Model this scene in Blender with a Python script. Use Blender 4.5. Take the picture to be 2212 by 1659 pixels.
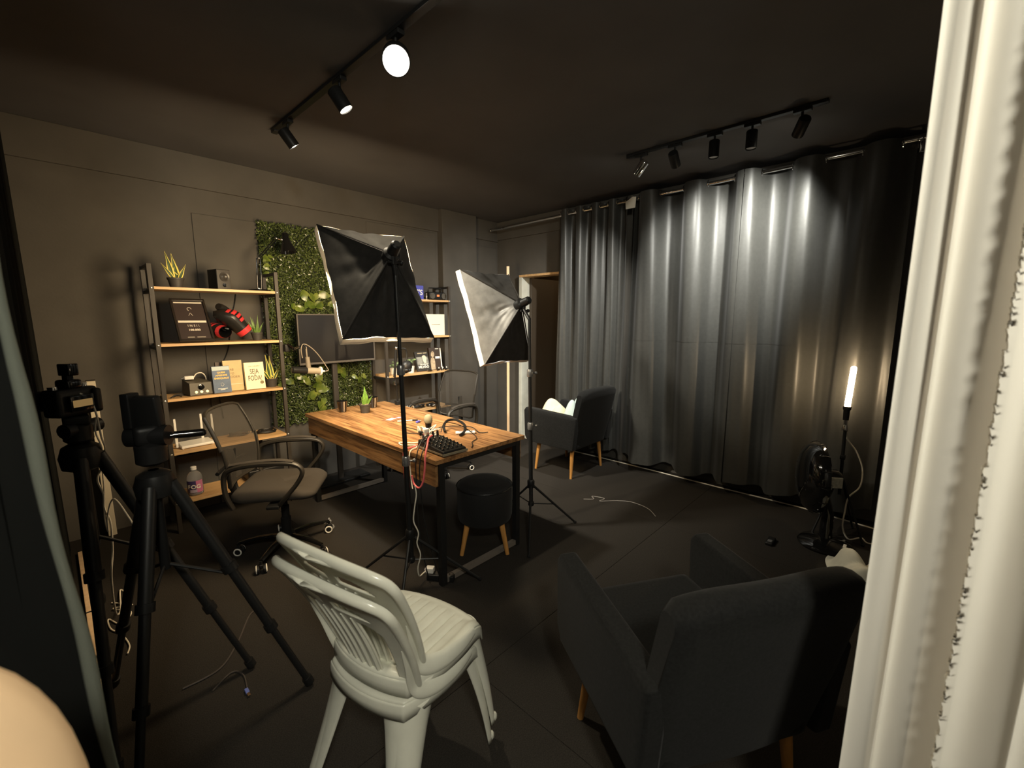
import bpy, bmesh, math, random
from mathutils import Vector, Matrix
from math import sin, cos, pi, radians, sqrt, atan2
random.seed(7)
S = bpy.context.scene
COL = S.collection
for o in list(bpy.data.objects): bpy.data.objects.remove(o)

# ------------------------------------------------------------------ camera, world, lights, exposure
cam_d = bpy.data.cameras.new('camera'); cam = bpy.data.objects.new('camera', cam_d); COL.objects.link(cam)
cam_d.sensor_width = 36; cam_d.lens = 36*936/2212; cam_d.clip_start = .02
cam.location = (0, 0, 1.5); cam.rotation_euler = (radians(90-8.597), 0, radians(43.2-90))
cam_d.dof.use_dof = True; cam_d.dof.focus_distance = 2.7; cam_d.dof.aperture_fstop = 3.6
S.camera = cam
S.view_settings.view_transform = 'Standard'; S.view_settings.look = 'None'
S.view_settings.gamma = 1; S.view_settings.exposure = 0.0; S.view_settings.use_curve_mapping = False
W = bpy.data.worlds.new('world'); S.world = W; W.use_nodes = True
W.node_tree.nodes['Background'].inputs[0].default_value = (1, .95, .85, 1)
W.node_tree.nodes['Background'].inputs[1].default_value = .002

SOFTBOX_WARM = 50.0      # radiance of the warm softbox diffuser
SOFTBOX_COOL = 1.2       # radiance of the neutral softbox diffuser
SPOT_LIT = 75.0          # watts of the lit ceiling spotlights
ASSUMED_HALL_LAMP = 124.0         # watts of the assumed ceiling lamp behind the photographer
TUBE = 150.0              # radiance of the LED tube
CURTAIN_SPOT = 300.0

# ------------------------------------------------------------------ materials
MATS = {}
def mat(name, col, rough=.6, metal=0, var=0, scale=8, bump=0, bscale=200, emit=None, es=1, trans=0, alpha=1, sheen=0, coat=0, spec=.5, stretch=None, ior=1.45):
    if name in MATS: return MATS[name]
    m = bpy.data.materials.new(name); m.use_nodes = True; MATS[name] = m
    nt = m.node_tree; b = nt.nodes['Principled BSDF']
    b.inputs['Base Color'].default_value = (*col, 1); b.inputs['Roughness'].default_value = rough
    b.inputs['Metallic'].default_value = metal; b.inputs['Specular IOR Level'].default_value = spec
    b.inputs['Transmission Weight'].default_value = trans; b.inputs['Alpha'].default_value = alpha
    b.inputs['Sheen Weight'].default_value = sheen; b.inputs['Coat Weight'].default_value = coat
    b.inputs['IOR'].default_value = ior
    if emit:
        b.inputs['Emission Color'].default_value = (*emit, 1); b.inputs['Emission Strength'].default_value = es
    if var or bump:
        tc = nt.nodes.new('ShaderNodeTexCoord'); mp = nt.nodes.new('ShaderNodeMapping')
        nt.links.new(tc.outputs['Object'], mp.inputs[0])
        if stretch: mp.inputs['Scale'].default_value = stretch
    if var:
        n = nt.nodes.new('ShaderNodeTexNoise'); n.inputs['Scale'].default_value = scale; n.inputs['Detail'].default_value = 5
        nt.links.new(mp.outputs[0], n.inputs['Vector'])
        r = nt.nodes.new('ShaderNodeValToRGB')
        r.color_ramp.elements[0].position = .3; r.color_ramp.elements[1].position = .7
        r.color_ramp.elements[0].color = (*[c*(1-var) for c in col], 1); r.color_ramp.elements[1].color = (*[min(1, c*(1+var)) for c in col], 1)
        nt.links.new(n.outputs['Fac'], r.inputs[0]); nt.links.new(r.outputs[0], b.inputs['Base Color'])
    if bump:
        n2 = nt.nodes.new('ShaderNodeTexNoise'); n2.inputs['Scale'].default_value = bscale; n2.inputs['Detail'].default_value = 3
        nt.links.new(mp.outputs[0], n2.inputs['Vector'])
        bp = nt.nodes.new('ShaderNodeBump'); bp.inputs['Strength'].default_value = bump; bp.inputs['Distance'].default_value = .004
        nt.links.new(n2.outputs['Fac'], bp.inputs['Height']); nt.links.new(bp.outputs[0], b.inputs['Normal'])
    return m
def wood(name, c0, c1, axis='y', scale=3.0, rough=.45):
    if name in MATS: return MATS[name]
    m = bpy.data.materials.new(name); m.use_nodes = True; MATS[name] = m
    nt = m.node_tree; b = nt.nodes['Principled BSDF']; b.inputs['Roughness'].default_value = rough
    tc = nt.nodes.new('ShaderNodeTexCoord'); mp = nt.nodes.new('ShaderNodeMapping'); nt.links.new(tc.outputs['Object'], mp.inputs[0])
    s = [14, 14, 14]; s['xyz'.index(axis)] = .9; mp.inputs['Scale'].default_value = s
    n = nt.nodes.new('ShaderNodeTexNoise'); n.inputs['Scale'].default_value = scale; n.inputs['Detail'].default_value = 8; n.inputs['Roughness'].default_value = .65
    n.inputs['Distortion'].default_value = .4
    nt.links.new(mp.outputs[0], n.inputs['Vector'])
    r = nt.nodes.new('ShaderNodeValToRGB'); e = r.color_ramp.elements
    e[0].position = .38; e[1].position = .62; e[0].color = (*c0, 1); e[1].color = (*c1, 1)
    nt.links.new(n.outputs['Fac'], r.inputs[0]); nt.links.new(r.outputs[0], b.inputs['Base Color'])
    bp = nt.nodes.new('ShaderNodeBump'); bp.inputs['Strength'].default_value = .12; bp.inputs['Distance'].default_value = .003
    nt.links.new(n.outputs['Fac'], bp.inputs['Height']); nt.links.new(bp.outputs[0], b.inputs['Normal'])
    return m
def translucent(name, col, fac=.5, rough=.6):
    if name in MATS: return MATS[name]
    m = bpy.data.materials.new(name); m.use_nodes = True; MATS[name] = m
    nt = m.node_tree; b = nt.nodes['Principled BSDF']; out = nt.nodes['Material Output']
    b.inputs['Base Color'].default_value = (*col, 1); b.inputs['Roughness'].default_value = rough
    t = nt.nodes.new('ShaderNodeBsdfTranslucent'); t.inputs[0].default_value = (*col, 1)
    mx = nt.nodes.new('ShaderNodeMixShader'); mx.inputs[0].default_value = fac
    nt.links.new(b.outputs[0], mx.inputs[1]); nt.links.new(t.outputs[0], mx.inputs[2]); nt.links.new(mx.outputs[0], out.inputs['Surface'])
    return m
def net(name, col, fac=.5):           # see-through woven mesh of the office chairs
    if name in MATS: return MATS[name]
    m = bpy.data.materials.new(name); m.use_nodes = True; MATS[name] = m
    nt = m.node_tree; b = nt.nodes['Principled BSDF']; out = nt.nodes['Material Output']
    b.inputs['Base Color'].default_value = (*col, 1); b.inputs['Roughness'].default_value = .8
    t = nt.nodes.new('ShaderNodeBsdfTransparent')
    mx = nt.nodes.new('ShaderNodeMixShader'); mx.inputs[0].default_value = fac
    nt.links.new(b.outputs[0], mx.inputs[1]); nt.links.new(t.outputs[0], mx.inputs[2]); nt.links.new(mx.outputs[0], out.inputs['Surface'])
    return m

M_wall = mat('wall paint', (.090, .083, .073), .75, spec=.25, var=.12, scale=3, bump=.15, bscale=60)
M_ceil = mat('ceiling paint', (.098, .096, .098), .8, spec=.2, var=.1, scale=2)
M_floor = mat('floor screed', (.01, .01, .01), .9)
M_carpet = mat('black carpet', (.031, .0276, .0240), .95, spec=.06, var=.35, scale=260, bump=.5, bscale=420)
M_blackmetal = mat('black metal', (.012, .012, .012), .42, spec=.4)
M_post = mat('shelf post metal', (.038, .032, .026), .5)
M_plastic = mat('black plastic', (.012, .012, .012), .42, spec=.3)
M_gloss = mat('gloss black plastic', (.006, .006, .006), .08, coat=.6)
M_chrome = mat('chrome', (.8, .8, .8), .12, metal=1)
M_white = mat('white plastic', (.78, .75, .68), .35)
M_shelfedge = wood('shelf wood', (.50, .30, .13), (.66, .42, .20), 'x', 2.2)
M_table = wood('table wood', (.135, .062, .024), (.40, .212, .084), 'y', 3.2, .36)
M_legwood = wood('leg wood', (.42, .20, .05), (.55, .27, .075), 'z', 3)
M_pine = wood('pine batten', (.72, .50, .30), (.82, .60, .38), 'z', 2)
M_upholstery = mat('black upholstery', (.013, .0132, .0130), .9, spec=.08, sheen=.05, var=.25, scale=120)
M_curtain = mat('black curtain satin', (.036, .036, .033), .45, var=.10, scale=40, sheen=.1, spec=.5)
M_curtain_l = mat('black curtain cloth', (.008, .0085, .008), .9, spec=.05)
M_hem_lit = mat('curtain hem lit tone', (.115, .125, .105), .9, spec=.1)  # black curtain edge, the light falling on it put into a paler colour
M_wcurtain = translucent('white curtain cloth', (.86, .83, .76), .10, .9)
M_chairplastic = mat('ivory chair plastic', (.72, .72, .62), .20, var=.05, scale=14)
M_fabric = mat('black softbox nylon', (.022, .0205, .019), .6, spec=.10, var=.2, scale=30, bump=.3, bscale=14, sheen=.05)
M_fabric_lit = mat('lit black softbox nylon', (.125, .126, .126), .42, var=.18, scale=25, bump=.4, bscale=12)  # same black nylon, spotlight on one panel painted in as a paler grey
M_trim = translucent('white softbox trim', (.55, .52, .46), .02, .7)
M_soil = mat('potting fibre', (.45, .33, .18), .9, var=.5, scale=200)
M_pot = mat('dark plastic pot', (.05, .045, .04), .55)
M_leaf_y = mat('yellow leaf margin', (.75, .62, .12), .5)
M_leaf_g = mat('dark green leaf', (.035, .07, .018), .5, var=.4, scale=60)
M_leaf_l = mat('bright green leaf', (.13, .26, .04), .45, var=.35, scale=45)
M_cablew = mat('white cable', (.78, .72, .60), .5)
M_cableb = mat('black cable', (.012, .012, .012), .5)
M_pink = mat('pink cable', (.85, .16, .17), .45)
M_paper = mat('paper', (.8, .77, .68), .7)
M_red = mat('red leatherette', (.62, .04, .045), .4)
M_bolt = mat('bolt steel', (.8, .78, .7), .25, metal=.8)
M_cream = mat('cream upholstery', (.80, .56, .34), .85, var=.06, scale=6)
M_netting = net('chair netting', (.042, .037, .031), .45)

# ------------------------------------------------------------------ mesh building
I4 = Matrix.Identity(4)
def T(x, y, z): return Matrix.Translation((x, y, z))
def RZ(a): return Matrix.Rotation(a, 4, 'Z')
def RX(a): return Matrix.Rotation(a, 4, 'X')
def RY(a): return Matrix.Rotation(a, 4, 'Y')
def frame(p, z, x=None):              # matrix with origin p, local z along z
    z = Vector(z).normalized(); h = Vector(x) if x is not None else (Vector((0, 0, 1)) if abs(z.z) < .95 else Vector((1, 0, 0)))
    if x is None: xa = h.cross(z).normalized(); ya = z.cross(xa)
    else: ya = z.cross(h).normalized(); xa = ya.cross(z)
    return Matrix(((xa.x, ya.x, z.x, p[0]), (xa.y, ya.y, z.y, p[1]), (xa.z, ya.z, z.z, p[2]), (0, 0, 0, 1)))
def catmull(pts, k=6):
    P = [Vector(p) for p in pts]
    if len(P) < 3: return P
    out = []
    for i in range(len(P)-1):
        p0 = P[max(i-1, 0)]; p1 = P[i]; p2 = P[i+1]; p3 = P[min(i+2, len(P)-1)]
        for j in range(k):
            t = j/k
            out.append(.5*((2*p1)+(p2-p0)*t+(2*p0-5*p1+4*p2-p3)*t*t+(3*p1-p0-3*p2+p3)*t**3))
    return out+[P[-1]]
class MB:
    def __init__(s): s.v = []; s.f = []
    def add(s, vs, fs, M=None):
        n = len(s.v)
        s.v += [(M @ Vector(v)) if M else Vector(v) for v in vs]
        s.f += [tuple(i+n for i in f) for f in fs]; return s
    def box(s, c, d, M=None, b=0):
        x, y, z = [a/2 for a in d]
        if b <= 0:
            vs = [(c[0]+i*x, c[1]+j*y, c[2]+k*z) for i in (-1, 1) for j in (-1, 1) for k in (-1, 1)]
            return s.add(vs, [(0, 1, 3, 2), (4, 6, 7, 5), (0, 4, 5, 1), (2, 3, 7, 6), (0, 2, 6, 4), (1, 5, 7, 3)], M)
        bm = bmesh.new(); bmesh.ops.create_cube(bm, size=1)
        for v in bm.verts: v.co = Vector((v.co.x*d[0], v.co.y*d[1], v.co.z*d[2]))
        bmesh.ops.bevel(bm, geom=bm.edges[:], offset=min(b, min(d)*.49), segments=3, affect='EDGES', profile=.6)
        bm.verts.index_update()
        vs = [v.co+Vector(c) for v in bm.verts]; fs = [[v.index for v in f.verts] for f in bm.faces]; bm.free()
        return s.add(vs, fs, M)
    def cyl(s, p0, p1, r0, r1=None, n=12, M=None, caps=True):
        r1 = r0 if r1 is None else r1; p0 = Vector(p0); p1 = Vector(p1); F = frame(p0, p1-p0); L = (p1-p0).length
        vs = [F @ Vector((r*cos(2*pi*i/n), r*sin(2*pi*i/n), z)) for r, z in ((r0, 0), (r1, L)) for i in range(n)]
        fs = [(i, (i+1) % n, n+(i+1) % n, n+i) for i in range(n)]
        if caps: fs += [tuple(range(n-1, -1, -1)), tuple(range(n, 2*n))]
        return s.add(vs, fs, M)
    def tube(s, pts, r, n=6, M=None, closed=False, flat=1.0, up=(0, 0, 1)):
        P = [Vector(p) for p in pts]; L = len(P); vs = []; rr = r if callable(r) else (lambda t: r)
        prev = None
        for i, p in enumerate(P):
            a = P[(i-1) % L] if closed or i else p; b = P[(i+1) % L] if closed or i < L-1 else p
            t = (b-a).normalized() if (b-a).length > 1e-9 else Vector((0, 0, 1))
            if prev is None:
                h = Vector(up) if abs(t.dot(Vector(up))) < .95 else Vector((1, 0, 0)); x = h.cross(t).normalized()
            else:
                x = (prev-t*prev.dot(t)); x = x.normalized() if x.length > 1e-6 else prev
            prev = x; y = t.cross(x); q = rr(i/max(1, L-1))
            vs += [p+x*q*cos(2*pi*k/n)+y*q*flat*sin(2*pi*k/n) for k in range(n)]
        m = L if closed else L-1
        fs = [(i*n+k, i*n+(k+1) % n, ((i+1) % L)*n+(k+1) % n, ((i+1) % L)*n+k) for i in range(m) for k in range(n)]
        if not closed: fs += [tuple(range(n-1, -1, -1)), tuple(range((L-1)*n, L*n))]
        return s.add(vs, fs, M)
    def lathe(s, prof, n=24, M=None, closed=False):
        L = len(prof); vs = [(r*cos(2*pi*i/n), r*sin(2*pi*i/n), z) for r, z in prof for i in range(n)]
        fs = [(j*n+i, j*n+(i+1) % n, (j+1)*n+(i+1) % n, (j+1)*n+i) for j in range(L-1) for i in range(n)]
        if closed: fs += [((L-1)*n+i, (L-1)*n+(i+1) % n, (i+1) % n, i) for i in range(n)]
        else: fs += [tuple(range(n-1, -1, -1)), tuple(range((L-1)*n, L*n))]
        return s.add(vs, fs, M)
    def sheet(s, fn, nu, nv, M=None, mask=None):
        vs = [fn(i/nu, j/nv) for i in range(nu+1) for j in range(nv+1)]; w = nv+1
        fs = [(i*w+j, (i+1)*w+j, (i+1)*w+j+1, i*w+j+1) for i in range(nu) for j in range(nv) if mask is None or mask((i+.5)/nu, (j+.5)/nv)]
        return s.add(vs, fs, M)
    def prism(s, poly, z0, z1, M=None):
        n = len(poly)
        vs = [(x, y, z0) for x, y in poly]+[(x, y, z1) for x, y in poly]
        fs = [tuple(range(n-1, -1, -1)), tuple(range(n, 2*n))]+[(i, (i+1) % n, n+(i+1) % n, n+i) for i in range(n)]
        return s.add(vs, fs, M)
    def ball(s, c, r, n=12, M=None, sz=(1, 1, 1)):
        prof = [(max(1e-4, r*sin(pi*i/(n//2))), -r*cos(pi*i/(n//2))) for i in range(n//2+1)]
        A = T(*c) @ Matrix.Diagonal((*sz, 1))
        return s.lathe(prof, n, (M @ A) if M else A)
def root_of(o):
    while o.parent: o = o.parent
    return o
def build(name, mb, m, parent=None, smooth=True, world=False, solid=0, sub=0, angle=40):
    vs = mb.v
    if world and parent is not None:
        r = root_of(parent); inv = (Matrix.Translation(r.location) @ r.rotation_euler.to_matrix().to_4x4()).inverted()
        vs = [inv @ v for v in vs]
    me = bpy.data.meshes.new(name); me.from_pydata([tuple(v) for v in vs], [], mb.f); me.validate(); me.update()
    if smooth:
        me.polygons.foreach_set('use_smooth', [True]*len(me.polygons))
        if angle < 180:
            try: me.set_sharp_from_angle(angle=radians(angle))
            except Exception: pass
    me.materials.append(m)
    o = bpy.data.objects.new(name, me); COL.objects.link(o)
    if parent is not None: o.parent = parent
    if solid:
        md = o.modifiers.new('solid', 'SOLIDIFY'); md.thickness = solid; md.offset = 0
    if sub:
        md = o.modifiers.new('sub', 'SUBSURF'); md.levels = sub; md.render_levels = sub
    return o
def tag(o, label, cat, group=None, kind=None):
    o['label'] = label
    if cat: o['category'] = cat
    if group: o['group'] = group
    if kind: o['kind'] = kind
    return o
def thing(name, label, cat, loc=(0, 0, 0), rz=0, group=None):
    o = bpy.data.objects.new(name, None); COL.objects.link(o); o.empty_display_size = .05
    o.location = loc; o.rotation_euler = (0, 0, rz)
    return tag(o, label, cat, group)
def struct(name, mb, m, **k):
    o = build(name, mb, m, **k); o['kind'] = 'structure'; return o
def dup(root, loc, rz, label, group=None):
    def cp(o, par):
        c = o.copy(); COL.objects.link(c)
        if par is not None: c.parent = par
        for ch in [x for x in COL.objects if x.parent == o]: cp(ch, c)
        return c
    r = cp(root, None); r.location = loc; r.rotation_euler = (0, 0, rz); r['label'] = label
    if group: r['group'] = group
    return r
def text(name, body, size, m, parent, M, sx=1, depth=.0004, bold=0):
    cu = bpy.data.curves.new('t', 'FONT'); cu.body = body; cu.size = size; cu.align_x = 'CENTER'; cu.align_y = 'CENTER'
    cu.extrude = depth; cu.resolution_u = 3; cu.offset = bold; cu.space_line = .85
    o = bpy.data.objects.new('t', cu); COL.objects.link(o)
    dg = bpy.context.evaluated_depsgraph_get(); dg.update()
    me = bpy.data.meshes.new_from_object(o.evaluated_get(dg)); bpy.data.objects.remove(o); bpy.data.curves.remove(cu)
    me.transform(M @ Matrix.Diagonal((sx, 1, 1, 1))); me.materials.clear(); me.materials.append(m); me.name = name
    r = bpy.data.objects.new(name, me); COL.objects.link(r); r.parent = parent
    return r
def lamp(name, kind, loc, energy, col, parent=None, **k):
    d = bpy.data.lights.new(name, kind); d.energy = energy; d.color = col
    for a, b in k.items():
        if a not in ('aim',): setattr(d, a, b)
    o = bpy.data.objects.new(name, d); COL.objects.link(o); o.location = loc
    if 'aim' in k: o.rotation_euler = (Vector(k['aim'])-Vector(loc)).to_track_quat('-Z', 'Y').to_euler()
    return o

# ------------------------------------------------------------------ room shell
X0, X1, Y0, Y1, H = -.75, 4.06, -1.7, 4.07, 2.695
mb = MB(); mb.box(((X0+X1)/2, (Y0+Y1)/2, -.06), (X1-X0+.4, Y1-Y0+.4, .1)); floor = struct('floor', mb, M_floor, smooth=False)
for k, (ya, yb) in enumerate(((-1.70, 1.235), (1.238, 4.069))):      # carpet laid in strips, the joint shows
    for xa, xb in ((-.75, 1.10), (1.102, 2.95), (2.952, 4.055)):
        mb = MB(); mb.box(((xa+xb)/2, (ya+yb)/2, -.0055), (xb-xa, yb-ya, .011)); build('carpet_tile', mb, M_carpet, floor, smooth=False)
mb = MB(); mb.box(((X0+X1)/2, (Y0+Y1)/2, H+.05), (X1-X0+.4, Y1-Y0+.4, .1)); struct('ceiling', mb, M_ceil, smooth=False)
mb = MB(); mb.box(((X0+X1)/2, Y1+.05, H/2), (X1-X0+.4, .1, H)); wb = struct('wall_back', mb, M_wall, smooth=False)
def wpart(name, c, d, par=wb, m=M_wall, b=.004):
    mb = MB(); mb.box(c, d, b=b); return build(name, mb, m, par, smooth=False)
wpart('beam', (1.655, Y1-.012, 2.577), (4.8, .026, .236))
wpart('pillar', (3.365, Y1-.045, H/2), (.51, .09, H-.002))
wpart('panel', (1.06, Y1-.004, 1.14), (.46, .010, 2.28)); wpart('panel', (2.66, Y1-.004, 1.22), (.83, .010, 2.44))
wpart('panel', (3.83, Y1-.006, 1.19), (.40, .014, 2.38))
mb = MB(); mb.box((X0-.05, (Y0+Y1)/2, H/2), (.1, Y1-Y0, H)); struct('wall_left', mb, M_wall, smooth=False)
mb = MB(); mb.box(((X0+X1)/2, Y0-.05, H/2), (X1-X0+.4, .1, H)); struct('wall_front', mb, M_wall, smooth=False)
DY0, DY1, DZ = 2.86, 3.64, 2.02                     # doorway in the curtain wall
mb = MB(); mb.box((X1+.05, (Y0+DY0)/2, H/2), (.1, DY0-Y0, H)); mb.box((X1+.05, (DY1+Y1)/2, H/2), (.1, Y1-DY1, H)); mb.box((X1+.05, (DY0+DY1)/2, (DZ+H)/2), (.1, DY1-DY0, H-DZ))
wr = struct('wall_right', mb, M_wall, smooth=False)
wpart('beam', (X1-.012, 3.5, 2.585), (.026, 1.1, .215), wr)
M_hallwall = mat('corridor wall', (.16, .115, .065), .7, var=.2, scale=2)
mb = MB(); mb.box((X1+1.05, 3.2, H/2), (.1, 2.4, H)); struct('wall_corridor', mb, M_hallwall, smooth=False)
mb = MB(); mb.box((X1+.6, 4.35, H/2), (1.0, .1, H)); mb.box((X1+.6, 2.05, H/2), (1.0, .1, H)); struct('wall_corridor_end', mb, M_hallwall, smooth=False)
mb = MB(); mb.box((X1+.6, 3.2, -.06), (1.0, 2.4, .1)); struct('floor_corridor', mb, M_floor, smooth=False)
mb = MB(); mb.box((X1+.6, 3.2, H+.05), (1.0, 2.4, .1)); struct('ceiling_corridor', mb, M_ceil, smooth=False)
M_frame = mat('pale door frame', (.55, .56, .50), .55, var=.1, scale=10)
M_frame_d = mat('dark door frame', (.05, .048, .042), .6)
d1 = thing('door_1', 'open doorway beside the black curtain', None, (X1, (DY0+DY1)/2, 0)); d1['kind'] = 'structure'; del d1['label']
mb = MB(); mb.box((X1+.02, DY1-.02, DZ/2), (.15, .05, DZ), b=.004); build('jamb', mb, M_frame, d1, world=True, smooth=False)
mb = MB(); mb.box((X1+.02, DY0+.02, DZ/2), (.15, .05, DZ), b=.004); build('jamb', mb, M_frame_d, d1, world=True, smooth=False)
mb = MB(); mb.box((X1+.02, (DY0+DY1)/2, DZ-.012), (.16, DY1-DY0, .026), b=.003); build('lintel', mb, M_shelfedge, d1, world=True, smooth=False)
mb = MB(); mb.box((X1+.02, (DY0+DY1)/2, .008), (.18, DY1-DY0, .016), b=.003); build('threshold', mb, M_frame, d1, world=True, smooth=False)
M_door = mat('dark door leaf', (.05, .038, .026), .55)
mb = MB(); mb.box((X1+.45, DY1-.065, 1.0), (.74, .036, 1.98), b=.004); build('door_leaf', mb, M_door, d1, world=True, smooth=False)
mb = MB(); mb.cyl((X1+.74, DY1-.09, 1.0), (X1+.74, DY1-.14, 1.0), .012); mb.cyl((X1+.74, DY1-.14, 1.0), (X1+.64, DY1-.14, 1.0), .01); build('door_handle', mb, M_chrome, d1, world=True)
t = thing('assumed_corridor_lamp', 'assumed small ceiling lamp, unseen in the corridor behind the doorway', 'lamp', (X1+.85, 2.75, H))  # unseen lamp, assumed from the warm light inside the doorway
mb = MB(); mb.lathe([(.06, 0), (.07, -.02), (.05, -.05)], 20); build('lamp_base', mb, M_white, t)
mb = MB(); mb.lathe([(.05, -.05), (.045, -.075), (.02, -.09)], 20); build('bulb', mb, mat('assumed corridor bulb', (1, .9, .7), emit=(1, .72, .42), es=3), t)
lamp('assumed_corridor_light', 'POINT', (X1+.85, 2.75, 2.5), 11, (1, .70, .38), shadow_soft_size=.05)
# unseen hall lamp behind the photographer, assumed from the light on curtain and chairs
t = thing('assumed_hall_lamp', 'assumed round ceiling lamp, unseen behind the photographer', 'lamp', (-.35, -.75, H))
mb = MB(); mb.lathe([(.15, 0), (.16, -.03), (.14, -.04)], 28); build('lamp_base', mb, M_white, t)
mb = MB(); mb.lathe([(.14, -.04), (.12, -.07), (.06, -.09)], 28); build('lamp_shade', mb, mat('assumed hall lamp glow', (1, 1, .95), emit=(1, .97, .86), es=4), t)
lamp('assumed_hall_light', 'POINT', (-.35, -.75, 2.50), ASSUMED_HALL_LAMP, (1, .955, .80), shadow_soft_size=.13)

# ------------------------------------------------------------------ curtains on the right wall
XR, ZR = 3.875, 2.60
rod = thing('curtain_rod', 'long chrome curtain rod under the ceiling of the curtain wall', 'curtain rod', (XR, 2.05, ZR))
mb = MB(); mb.cyl((XR, .12, ZR+.015), (XR, 3.98, ZR-.03), .015, n=16); build('rod_tube', mb, M_chrome, rod, world=True)
for y in (.13, 1.88, 3.80):
    z = ZR-.03+(3.98-y)/3.86*.045
    mb = MB(); mb.cyl((X1-.001, y, z), (XR, y, z), .008); mb.box((X1-.004, y, z), (.008, .04, .07), b=.002); mb.lathe([(.016, -.012), (.019, 0), (.016, .012)], 14, frame((XR, y, z), (0, 1, 0)))
    build('bracket', mb, M_chrome, rod, world=True)
for y, s in ((.10, -1), (4.0, 1)):
    mb = MB(); mb.ball((XR, y, ZR+.015 if s < 0 else ZR-.03), .018); build('finial', mb, M_chrome, rod, world=True)
def curtain(label, ya, yb, phase, period, amp, seed, zb, tight=0.0, hemline=True):
    rnd = random.Random(seed)
    c = thing('blackout_curtain', label, 'curtain', (XR, (ya+yb)/2, 0), 0, 'black curtains on the chrome rod')
    q1, q2, q3 = rnd.uniform(0, 6), rnd.uniform(0, 6), rnd.uniform(0, 6)
    def fn(u, v):
        y = ya+(yb-ya)*u; z = 2.632-(2.632-zb)*v
        a = amp*(1-.25*v); ph = 2*pi*(y-phase)/period
        ph += .5*v*sin(3.1*y+q1)+.35*sin(1.7*y*6/period*.12+q2)*v
        x = XR+a*math.tanh(1.5*cos(ph))/.905+.010*v*sin(2*ph+q2)+.012*(v**.7)*sin(2*pi*y/(.42*period)+q3+2.2*v)*min(1, v*3)
        x += .0025*v*sin(2*pi*y/.061+q1+4*v)+.010*v*v*sin(2*pi*y/.9+q2)
        dz = .012*sin(2*pi*y/.5+q1)*v-.02*v*max(0, cos(ph))
        yy = y+.018*v*sin(ph+q1)+tight*v*sin(9*v+q1)*.02
        return (min(x, X1-.012), yy, z-dz if v > .9 else z)
    mb = MB(); mb.sheet(fn, max(60, int((yb-ya)/.0075)), 64); build('cloth', mb, M_curtain, c, world=True, angle=180)
    y = phase+period*.25
    while y > ya: y -= period/2
    while y < yb:
        if y > ya:
            mb = MB(); mb.tube([(XR+.021*cos(k*pi/8)*0+.001, y+.0, 0) for k in range(1)]+[], .001) if False else None
            mb.tube([(XR+.024*cos(k*pi/8), y, ZR+.002+.024*sin(k*pi/8)) for k in range(16)], .004, 6, closed=True)
            build('eyelet', mb, M_chrome, c, world=True)
        y += period/2
    if hemline:
        mb = MB(); zz = 1.30
        def fs(u, v):
            p = fn(.002+.996*u, (2.632-zz)/(2.632-zb)); return (p[0]-.0012, p[1], p[2]-.004+.008*v)
        mb.sheet(fs, max(60, int((yb-ya)/.0075)), 1); build('seam', mb, M_curtain, c, world=True, angle=180)
    return c
curtain('black satin curtain gathered in tight folds beside the doorway', 2.12, 2.965, 2.2, .19, .045, 3, .13, .3, False)
curtain('black satin curtain with deep folds behind the rear armchair', 1.118, 2.115, 1.714, .408, .085, 11, .10)
curtain('black satin curtain with the brightest folds, nearest the fan and tube lamp', .14, 1.113, 1.714, .402, .082, 5, .11)
t = thing('paper_tag', 'small white tag hanging at the top of the curtain rod', 'tag', (XR-.03, 2.10, 2.53))
mb = MB(); mb.prism([(-.05, -.05), (.045, -.05), (.05, .015), (.02, .03), (-.02, .05), (-.055, .045)], -.001, .001, T(XR-.045, 2.09, 2.56) @ RY(pi/2) @ RZ(pi/2)); build('tag_sheet', mb, M_paper, t, world=True, smooth=False)
mb = MB(); mb.tube([(XR-.045, 2.09, 2.60), (XR-.03, 2.09, 2.625), (XR, 2.09, 2.628)], .0015, 5); build('tag_string', mb, M_cablew, t, world=True)

# black curtain along the left, hem nearest the photographer coloured pale as if lit
lc = thing('divider_curtain', 'black divider curtain along the left edge with its hem coloured grey as if lit', 'curtain', (-.08, 2.4, 0))
def fnl(u, v):
    y = .96+(4.02-.96)*u; z = 2.66-(2.66-.03)*v
    x = -.066+.014*sin(2*pi*y/.34+.6*v)+.006*sin(2*pi*y/.11+2*v)+.010*v*(1-u)-.008*(1-v)*u
    return (x, y, z)
mb = MB(); mb.sheet(fnl, 200, 20); build('cloth', mb, M_curtain_l, lc, world=True, angle=180)
def hemx(z): return -.040+.030*max(0, (1.45-z))/.6 if z > .3 else .0175
hp_ = [(hemx(2.66-2.63*k/60)+.002*sin(k*.7), .95+.004*sin(k*.5), 2.66-2.63*k/60) for k in range(61)]
mb = MB(); mb.tube(hp_, lambda q: .0085+.0015*sin(40*q), 8); build('hem', mb, M_hem_lit, lc, world=True, angle=180)
def fnf(u, v):                                  # cloth turned back towards the photographer's left
    k = v*60; i_ = min(59, int(k)); p = Vector(hp_[i_]).lerp(Vector(hp_[i_+1]), k-i_)
    return (p.x-.004-.62*u, .955-.01*u+.012*sin(18*u+2*v), p.z)
mb = MB(); mb.sheet(fnf, 40, 30); build('turned_back_cloth', mb, M_curtain_l, lc, world=True, angle=180)
mb = MB(); mb.cyl((-.09, .90, 2.672), (-.09, 4.04, 2.672), .011); build('rod_tube', mb, M_blackmetal, lc, world=True)

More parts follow.
